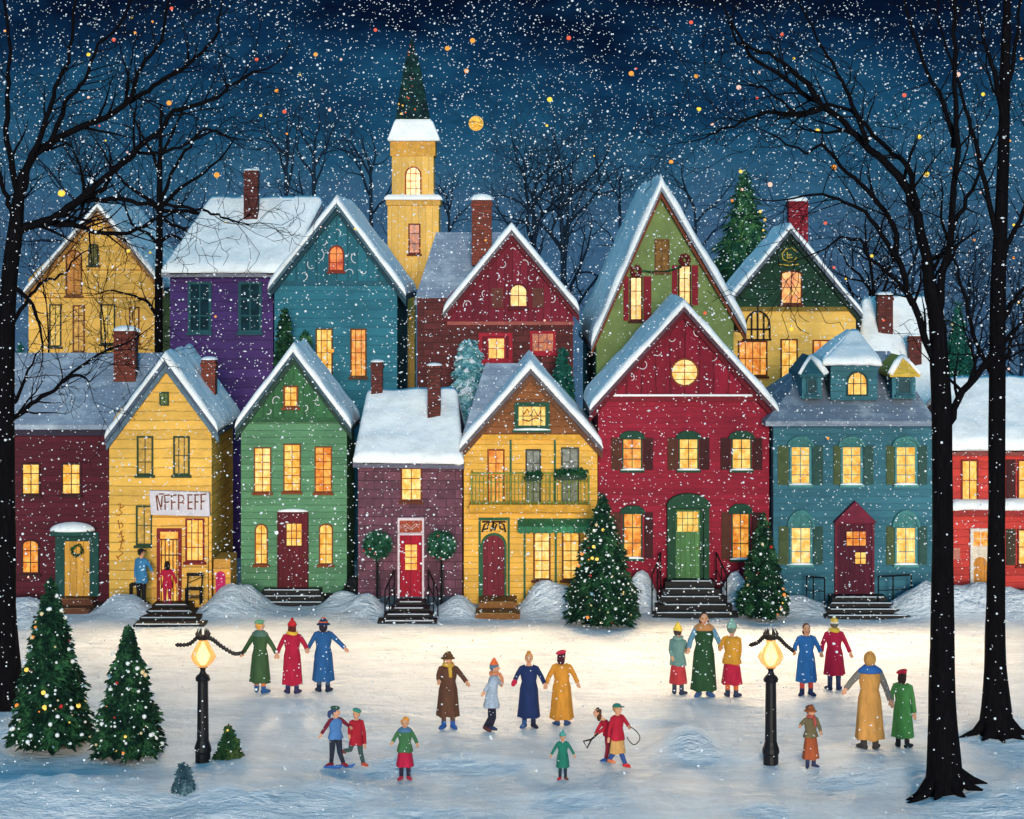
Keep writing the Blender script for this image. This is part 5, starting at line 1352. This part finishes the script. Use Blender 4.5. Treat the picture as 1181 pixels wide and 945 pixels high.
# ------------------------------------------------------------------ small things
def street_lamp(label, u, vb, vtop_post, vglow, vtop):
    b = G(u, vb); Y = b.y; t = thing('street_lamp', label, 'street lamp', b, 'street lamps')
    zp = Z(vtop_post, Y)-b.z
    IR = m_plain((17,17,21), .35, 12, .5)
    m = MB(); m.lathe(b+Vector((0,0,-.12)), [(.15,0),(.15,.3),(.17,.34),(.165,.42),(.135,.5),(.12,.56)], 14)
    obj('base', m, IR, t, bevel=.006)
    m = MB(); m.lathe(b, [(.118,.44),(.112,zp*.55),(.104,zp*.92),(.14,zp*.93),(.15,zp*.96),(.12,zp*.99),(.07,zp+.02),(.05,zp+.08),(.06,zp+.12),(.1,zp+.15)], 14)
    obj('post', m, IR, t)
    zg = Z(vglow, Y); c = Vector((b.x, Y, zg)); z0 = b.z+zp+.14; zt = Z(vtop, Y)
    h = zt-z0
    m = MB(); m.lathe((b.x,Y,z0), [(.08,0),(.19,h*.18),(.24,h*.36),(.2,h*.55),(.14,h*.76),(.07,h)], 20, wob=.12)
    gm = NT('lamp_glass'); gm.b.inputs['Base Color'].default_value = (.42,.2,.05,1); gm.b.inputs['Alpha'].default_value = .66
    gm.b.inputs['Emission Color'].default_value = (1,.40,.075,1); gm.b.inputs['Emission Strength'].default_value = .85; gm.b.inputs['Roughness'].default_value = .25
    g = obj('globe', m, MATS.setdefault('lampglass', gm.m), t, smooth=True)
    m = MB(); m.lathe((b.x,Y,z0+.05), [(.04,0),(.1,h*.14),(.13,h*.32),(.09,h*.52),(.04,h*.68),(.015,h*.8)], 12, wob=.06)
    obj('flame', m, m_emit((255,226,150), 4.5, 'lamp_flame'), g, smooth=True)
    m = MB(); m.lathe((b.x,Y,zt-.02), [(.09,0),(.12,.02),(.05,.08),(.02,.1)], 10)
    for i in range(6):
        a = 2*PI*i/6; m.tube([(b.x+.1*math.cos(a),Y+.1*math.sin(a),zt), (b.x+.13*math.cos(a),Y+.13*math.sin(a),zt+.1), (b.x+.09*math.cos(a),Y+.09*math.sin(a),zt+.2)], [.022,.03,.006], 5)
    obj('crown', m, IR, t)
    ld = bpy.data.lights.new('lamp_light', 'POINT'); ld.energy = 26; ld.color = (1,.72,.38); ld.shadow_soft_size = .2
    lo = bpy.data.objects.new('lamp_light', ld); COL.objects.link(lo); lo.location = (b.x, Y-.0, zt+.5); lo.parent = None
    return b, zt
def cord(label, pts, r=.028, seed=1):
    rnd = random.Random(seed); m = MB(); P = smooth_path([Vector(p) for p in pts], 8)
    m.tube(P, r, 6)
    for i in range(1, len(P)-1, 2):
        d = (P[i+1]-P[i-1]).normalized(); m.tube([P[i]-d*.055, P[i], P[i]+d*.055], [.012, r*1.9, .012], 6)
    o = obj('garland_cord', m, m_plain((30,26,28), .3, 9), None, base=P[0]); return tag(o, label, 'garland', 'cords draped on the street lamps')
def stool_chair():
    W = m_plain((24,20,20), .3, 9)
    Y = 59.15; z = .222
    def mk(label, name, u0, u1, vseat, vback, cat):
        x0, x1 = X(u0,Y), X(u1,Y); zs = Z(vseat,Y); t = thing(name, label, cat, ((x0+x1)/2, Y, z))
        d = .36
        m = MB(); m.box(x0, x1, Y-d/2, Y+d/2, zs-.05, zs); obj('seat', m, W, t, bevel=.01)
        for sx in (x0+.03, x1-.03):
            for sy in (Y-d/2+.03, Y+d/2-.03):
                m = MB(); m.tube([(sx,sy,z),(sx,sy,zs-.05)], .028, 6); obj('leg', m, W, t)
        m = MB()
        for sy in (Y-d/2+.03, Y+d/2-.03): m.tube([(x0+.03,sy,z+.2),(x1-.03,sy,z+.2)], .018, 5)
        obj('stretcher', m, W, t)
        if vback:
            m = MB(); zb = Z(vback,Y)
            for sx in (x0+.03, x1-.03): m.tube([(sx,Y+d/2-.03,zs),(sx+.02,Y+d/2,zb)], .026, 6)
            m.box(x0, x1+.02, Y+d/2-.03, Y+d/2+.01, zb-.09, zb); m.tube([(x0+.03,Y+d/2-.02,zs+.1),(x1-.03,Y+d/2-.02,zb-.12)], .016, 5); obj('backrest', m, W, t, bevel=.008)
    mk('tall black stool beside the man in the blue jacket', 'stool', 150, 161, 673, None, 'stool')
    mk('black wooden chair with open back right of the shop door', 'chair', 214, 233, 678, 662, 'chair')

def falling_snow():
    rnd = random.Random(99); m = MB()
    O = [(1,0,0),(-1,0,0),(0,1,0),(0,-1,0),(0,0,1),(0,0,-1)]; OF = [(0,2,4),(2,1,4),(1,3,4),(3,0,4),(2,0,5),(1,2,5),(3,1,5),(0,3,5)]
    n = 0
    while n < 38000:
        Y = 24+(68*rnd.random()**.85) if n < 30000 else rnd.uniform(44,58.5); u = rnd.uniform(-160,1340); v = rnd.uniform(-90,980)
        x, z = X(u,Y), Z(v,Y)
        if z < gz(x,Y)+.1: continue
        if 58 < Y < 75 and z < 8 and rnd.random() < .9: continue
        r = rnd.choices((.009,.0135,.019,.029),(6,6,3,.7))[0]*(.55+Y/110)
        if Y < 34: r *= .7
        if rnd.random() < .2:
            a = rnd.uniform(-.6,.6); m.add([(x+p[0]*r*1.7*math.cos(a)+p[2]*r*.7*math.sin(a), Y+p[1]*r*.7, z+p[2]*r*.7*math.cos(a)+p[0]*r*1.6*math.sin(a)) for p in O], OF)
        else: m.ico((x,Y,z), r)
        n += 1
    tag(obj('falling_snow', m, m_plain((240,242,244), .02, 3, .8), None, base=(0,45,6)), None, None, None, 'stuff')
def sparks():
    E = {'y':m_emit((250,205,70),1.0,'spark_yellow'),'o':m_emit((240,150,60),1.0,'spark_orange'),'r':m_emit((226,92,66),.95,'spark_red'),'p':m_emit((240,190,170),.9,'spark_pink'),'w':m_emit((214,228,240),.95,'spark_white')}
    rnd = random.Random(5); m = MB(); order = list(E)
    for i in range(90):
        Y = rnd.uniform(50,84); u = rnd.uniform(-60,1240); v = rnd.uniform(10,440) if rnd.random() < .85 else rnd.uniform(440,900)
        x, z = X(u,Y), Z(v,Y)
        if z < gz(x,Y)+.3: continue
        m.mi = rnd.choices(range(5),(4,5,3,3,1))[0]; m.ico((x,Y,z), rnd.uniform(.028,.06))
    tag(obj('coloured_flecks', m, [E[k] for k in order], None, base=(0,60,12)), None, None, None, 'stuff')
    big = [(71,223,5,'y','large yellow glowing fleck above the far left limb'),(105,209,3.6,'w','white glowing fleck by the left tree limb over the ochre gable'),(250,202,4,'o','orange glowing fleck left of the purple roof chimney'),(195,119,3.6,'o','pale orange glowing fleck on the upper left limb'),
           (102,63,2.8,'y','yellow glowing fleck high in the left tree'),(131,46,2.8,'r','red glowing fleck high in the left tree'),(198,10,2.6,'r','red glowing fleck at the top edge over the left tree'),(296,69,2.6,'r','red glowing fleck beyond the left limb tip'),(319,105,2.8,'o','orange glowing fleck right of the left limb tip'),(364,63,3,'o','orange glowing fleck in the open sky left of the spire'),
           (328,129,2.8,'r','red glowing fleck over the bare trees behind the purple roof'),(516,56,3.4,'o','orange glowing fleck right of the spire, the nearest to its side'),(545,47,3.6,'o','orange glowing fleck above the moon'),(538,82,3.2,'o','amber glowing fleck between the spire and the moon'),(656,44,3.2,'r','red glowing fleck high in the middle of the sky'),(634,115,3.6,'y','yellow glowing fleck right of the moon'),(728,85,3.6,'o','peach glowing fleck over the bare trees behind the barn'),(774,187,3,'o','orange glowing fleck above the olive gable'),
           (797,26,2.8,'r','red glowing fleck at the top right of the middle sky'),(803,88,3,'o','orange glowing fleck left of the right tree branch tips, the upper one'),(806,126,3.2,'y','yellow glowing fleck left of the right tree branch tips, the lower one'),(852,101,3.4,'p','pale glowing fleck among the right tree twigs'),(943,151,3.2,'y','yellow glowing fleck under the main limb of the right tree'),(962,193,3.8,'o','amber glowing fleck beside the drooping limb of the right tree'),(888,213,3.6,'p','peach glowing fleck between lit fir and red chimney'),(1060,158,3.2,'y','yellow glowing fleck left of the near right upper trunk'),(1068,201,4.6,'y','large amber glowing fleck by the near right fork'),(1105,86,3.4,'p','pink glowing fleck between the two right trunks, high up'),(1134,109,2.8,'y','yellow glowing fleck right of the near right trunk'),(1043,110,3,'r','red glowing fleck inside the right tree crown'),(902,40,2.6,'r','red glowing fleck over the right tree branch tips')]
    for u,v,r,c,lab in big:
        Y = 62 if u < 300 or u > 830 else 74
        b = MB(); b.ell((X(u,Y),Y,Z(v,Y)), (r*.86*Y/F,r*.86*Y/F,r*.8*Y/F), 10, 7)
        tag(obj('glowing_fleck', b, E[c], None, True, base=(X(u,Y),Y,Z(v,Y))), lab, 'glowing fleck', 'coloured flecks glowing in the night sky')
    Y = 620; b = MB(); r = 8.6*Y/F; b.ell((X(549,Y),Y,Z(142.5,Y)), r, 32, 20)
    tag(obj('moon', b, m_glow((240,176,62),(250,206,96),1.0,'moon_glow',.35), None, True, base=(X(549,Y),Y,Z(142.5,Y))), 'round golden moon in the dark blue sky right of the spire', 'moon')

def ground():
    xs = []; ys = []
    x = -17.0
    while x <= 17.01: xs.append(x); x += .17
    for a in (19,22,26,32,40,55,80,120,180,260,400): xs += [a,-a]
    xs.sort()
    y = 33.0
    while y <= 62: ys.append(y); y += .15
    ys += [20,25,28,30,31.5,62.5,63.5,65,67,70,73,76,80,83,86,90,95,100,110,130,160,200,260,340]; ys = sorted(ys)
    m = MB(); W = len(xs)
    m.v = [(x,y,gz(x,y)) for y in ys for x in xs]
    for j in range(len(ys)-1):
        for i in range(W-1): k = j*W+i; m.f.append((k,k+1,k+W+1,k+W)); m.m.append(0)
    t = NT('ground_snow')
    f = t.noise(.55, (1,2.2,1), 7, .68); c = lin((238,241,244))
    g = t.noise(2.2, (.7,2.6,1), 5, .7)
    col = t.ramp(f, [(.3, vary(c,.84)), (.5, c), (.7, vary(c,1.1))])
    t.color(t.mix(.45, col, t.ramp(g, [(.35,(.8,.82,.86)),(.6,(1.05,1.05,1.05))]), 'MULTIPLY'))
    h = t.math('ADD', t.math('MULTIPLY', t.noise(.9, (1,2,1), 7, .7), 1.4), t.math('MULTIPLY', t.noise(5, (.6,2.2,1), 5, .7), .5))
    vo = t.N('ShaderNodeTexVoronoi'); vo.inputs['Scale'].default_value = 2.3; t.link(t.mapped((1,.8,0)), vo.inputs['Vector'])
    dent = t.math('MULTIPLY', t.math('MINIMUM', vo.outputs['Distance'], .3), 1.6)
    tread = t.ramp(t.noise(.35, (1,1,0), 3), [(.42,(0,0,0)),(.58,(1,1,1))])
    h = t.math('ADD', h, t.math('MULTIPLY', dent, tread))
    h = t.math('ADD', h, t.math('MULTIPLY', t.noise(3.2, (1,1.1,1), 3, .6), .9))
    t.bump(h, .85, .26); t.b.inputs['Roughness'].default_value = .65
    tag(obj('ground', m, t.m, None, smooth=True), None, None, None, 'structure')

def lights_world_camera():
    el = math.radians(SUN_EL); az = math.radians(SUN_AZ)   # az: 0 = straight from behind the viewer, positive = from the viewer's left
    d = Vector((math.sin(az)*math.cos(el), math.cos(az)*math.cos(el), -math.sin(el)))
    s = bpy.data.lights.new('sun', 'SUN'); s.energy = SUN_E; s.angle = math.radians(14); s.color = (1,.91,.8)
    o = bpy.data.objects.new('sun', s); COL.objects.link(o); o.rotation_euler = d.to_track_quat('-Z','Y').to_euler(); o.location = (-8,10,20)
    # added spots outside the facades, standing in for window light, to warm the snow
    for u, v, Y, e, tu in ((86,560,59.6,1.0,110),(200,560,59.4,1.1,210),(338,560,60.7,1.0,330),(474,560,59.5,1.0,450),(570,560,59.6,.9,560),(642,560,59.5,1.0,640),(729,540,60.1,1.0,740),(793,540,60.1,1.0,800),(854,540,60.1,1.0,860),(923,545,59.5,1.0,930),(983,545,59.5,1.0,990),(1044,545,59.5,1.0,1050),(1150,560,59.9,1.1,1140)):
        l = bpy.data.lights.new('added_window_spot', 'SPOT'); l.energy = WIN_E*e; l.color = (1,.725,.42); l.spot_size = math.radians(96); l.spot_blend = 1.0; l.shadow_soft_size = .35
        lo = bpy.data.objects.new('added_window_spot', l); COL.objects.link(lo); p = Vector((X(u,Y),Y-.25,Z(v,Y))); lo.location = p
        q = Vector((X(tu,WIN_Y),WIN_Y,0)); lo.rotation_euler = (q-p).to_track_quat('-Z','Y').to_euler()
    w = bpy.data.worlds.new('World'); SC.world = w; w.use_nodes = True; n = w.node_tree.nodes; L = w.node_tree.links
    bg = n['Background']; tc = n.new('ShaderNodeTexCoord'); sp = n.new('ShaderNodeSeparateXYZ'); L.new(tc.outputs['Generated'], sp.inputs[0])
    def mt(op, a, b=None, c=None):
        q = n.new('ShaderNodeMath'); q.operation = op
        for i, x in enumerate((a,b,c)):
            if x is None: continue
            if isinstance(x, (int,float)): q.inputs[i].default_value = x
            else: L.new(x, q.inputs[i])
        return q.outputs[0]
    def nz(scale, sv, det=5, r=.6):
        mp = n.new('ShaderNodeMapping'); mp.inputs['Scale'].default_value = sv; L.new(tc.outputs['Generated'], mp.inputs[0])
        q = n.new('ShaderNodeTexNoise'); q.inputs['Scale'].default_value = scale; q.inputs['Detail'].default_value = det; q.inputs['Roughness'].default_value = r; L.new(mp.outputs[0], q.inputs['Vector']); return q.outputs['Fac']
    # snow clouds low down, banked unevenly into the night
    e = mt('ADD', sp.outputs[2], mt('MULTIPLY_ADD', nz(9,(1,1,2.6)), .13, -.065))
    e = mt('ADD', e, mt('MULTIPLY_ADD', nz(46,(1,1,3.2),4,.65), .02, -.01))
    fac = mt('DIVIDE', mt('ADD', e, .07), .22)
    r = n.new('ShaderNodeValToRGB'); L.new(fac, r.inputs[0]); E = r.color_ramp.elements
    st = [(0,(66,98,128)),(.32,(62,96,128)),(.5,(46,92,122)),(.64,(27,76,108)),(.76,(14,48,80)),(.88,(6,20,44)),(1,(4,12,30))]
    E[0].position = 0; E[0].color = (*lin(st[0][1]),1); E[1].position = 1; E[1].color = (*lin(st[-1][1]),1)
    for p, c in st[1:-1]: x = E.new(p); x.color = (*lin(c),1)
    br = n.new('ShaderNodeValToRGB'); L.new(nz(60,(1,1,4.5),4,.7), br.inputs[0]); br.color_ramp.elements[0].position = .3; br.color_ramp.elements[0].color = (.72,.74,.78,1); br.color_ramp.elements[1].position = .72; br.color_ramp.elements[1].color = (1.25,1.2,1.16,1)
    mx = n.new('ShaderNodeMix'); mx.data_type = 'RGBA'; mx.blend_type = 'MULTIPLY'; mx.inputs[0].default_value = .8; L.new(r.outputs[0], mx.inputs[6]); L.new(br.outputs[0], mx.inputs[7])
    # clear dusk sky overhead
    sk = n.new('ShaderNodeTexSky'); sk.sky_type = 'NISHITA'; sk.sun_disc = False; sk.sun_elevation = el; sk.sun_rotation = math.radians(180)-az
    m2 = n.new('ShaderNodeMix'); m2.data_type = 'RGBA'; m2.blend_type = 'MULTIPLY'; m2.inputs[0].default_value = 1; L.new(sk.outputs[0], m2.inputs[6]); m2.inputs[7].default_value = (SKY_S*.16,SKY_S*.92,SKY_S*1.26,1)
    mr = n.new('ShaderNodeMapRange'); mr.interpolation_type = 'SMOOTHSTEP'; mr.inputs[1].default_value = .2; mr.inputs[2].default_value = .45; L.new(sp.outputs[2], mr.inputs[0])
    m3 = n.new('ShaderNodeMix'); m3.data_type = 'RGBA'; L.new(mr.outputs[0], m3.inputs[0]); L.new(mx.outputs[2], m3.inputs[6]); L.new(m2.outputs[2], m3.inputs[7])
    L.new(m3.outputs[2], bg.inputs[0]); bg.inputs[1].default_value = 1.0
    c = bpy.data.cameras.new('camera'); co = bpy.data.objects.new('camera', c); COL.objects.link(co); co.location = (0,0,CH); co.rotation_euler = (PI/2,0,0)
    c.sensor_fit = 'HORIZONTAL'; c.sensor_width = 36; c.lens = F/1181*36; c.shift_y = -(472.5-300)/1181; c.clip_end = 2000; c.clip_start = .5
    SC.camera = co
    SC.view_settings.view_transform = 'Standard'; SC.view_settings.look = 'None'; SC.view_settings.exposure = EXPO; SC.view_settings.gamma = 1
    SC.render.resolution_x = 1024; SC.render.resolution_y = 819

SUN_EL, SUN_AZ, SUN_E = 7.0, -3.0, 3.4
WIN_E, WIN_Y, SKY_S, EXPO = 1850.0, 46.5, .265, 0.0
ground(); house_all(); nature_all(); people_all(); stool_chair()
b1, z1 = street_lamp('black street lamp with flame-like globe beside the two left firs', 234, 879, 778, 757, 737)
b2, z2 = street_lamp('black street lamp with flame-like globe right of the grey snow mound', 889, 881, 779, 757, 737)
def cp(u, v, Y): return (X(u,Y), Y, Z(v,Y))
g3 = G(300, 799).y; g4 = G(930, 802).y
cord('dark garland cord draped on the left lamp, held by the green coated woman',
     [cp(204,744,b1.y-.1), cp(218,743,b1.y-.1), cp(228,735,b1.y-.1), (b1.x,b1.y-.16,z1+.06), cp(244,737,b1.y+.4), cp(256,746,b1.y+2.2), cp(270,754,b1.y+4.4), cp(280,753,g3-.1)], .026, 1)
cord('dark garland cord draped on the right lamp, held by the blue dressed woman',
     [cp(866,744,b2.y-.1), cp(874,741,b2.y-.1), cp(882,734,b2.y-.1), (b2.x,b2.y-.16,z2+.06), cp(898,736,b2.y+.5), cp(906,744,b2.y+2.8), cp(915,751,g4-.1)], .026, 2)
# shovel and hoop
b = G(702, 878); Y = b.y-.12
m = MB(); m.tube([cp(690,846,Y), cp(682,853,Y)], .02, 6); m.tube([cp(682,853,Y), cp(673,855,Y), cp(677,863,Y), cp(682,853,Y)], .02, 6)
tag(obj('snow_shovel', m, m_plain((30,28,32),.2), None, base=cp(690,846,Y)), 'black frame shovel held out by the bending brown haired child', 'shovel')
b = G(712, 886); Y = b.y-.1
m = MB(); m.tube(smooth_path([Vector(cp(u,v,Y)) for u,v in ((726,838),(731,841),(736,846),(738,851),(736,856),(731,859),(726,855),(723,850))],4), .011, 6)
tag(obj('hoop', m, m_plain((40,38,44),.2), None, base=cp(728,838,Y)), 'thin curved black hoop held in the hand of the striding boy', 'hoop')
# skis of the boy in the blue vest
for (u,v,lab) in ((383,885,'short blue ski under the boy in the blue vest, his left one'),(397,884,'short blue ski under the boy in the blue vest, his right one')):
    g = G(u, v); m = MB(); m.tube([g+Vector((-.16,-.05,.01)), g+Vector((0,-.05,.015)), g+Vector((.16,-.08,.02)), g+Vector((.22,-.09,.07))], [.03,.035,.03,.01], 6)
    tag(obj('ski', m, m_plain((60,110,180),.15), None, base=g), lab, 'ski', 'skis of the boy in the blue vest')
falling_snow(); sparks(); lights_world_camera()
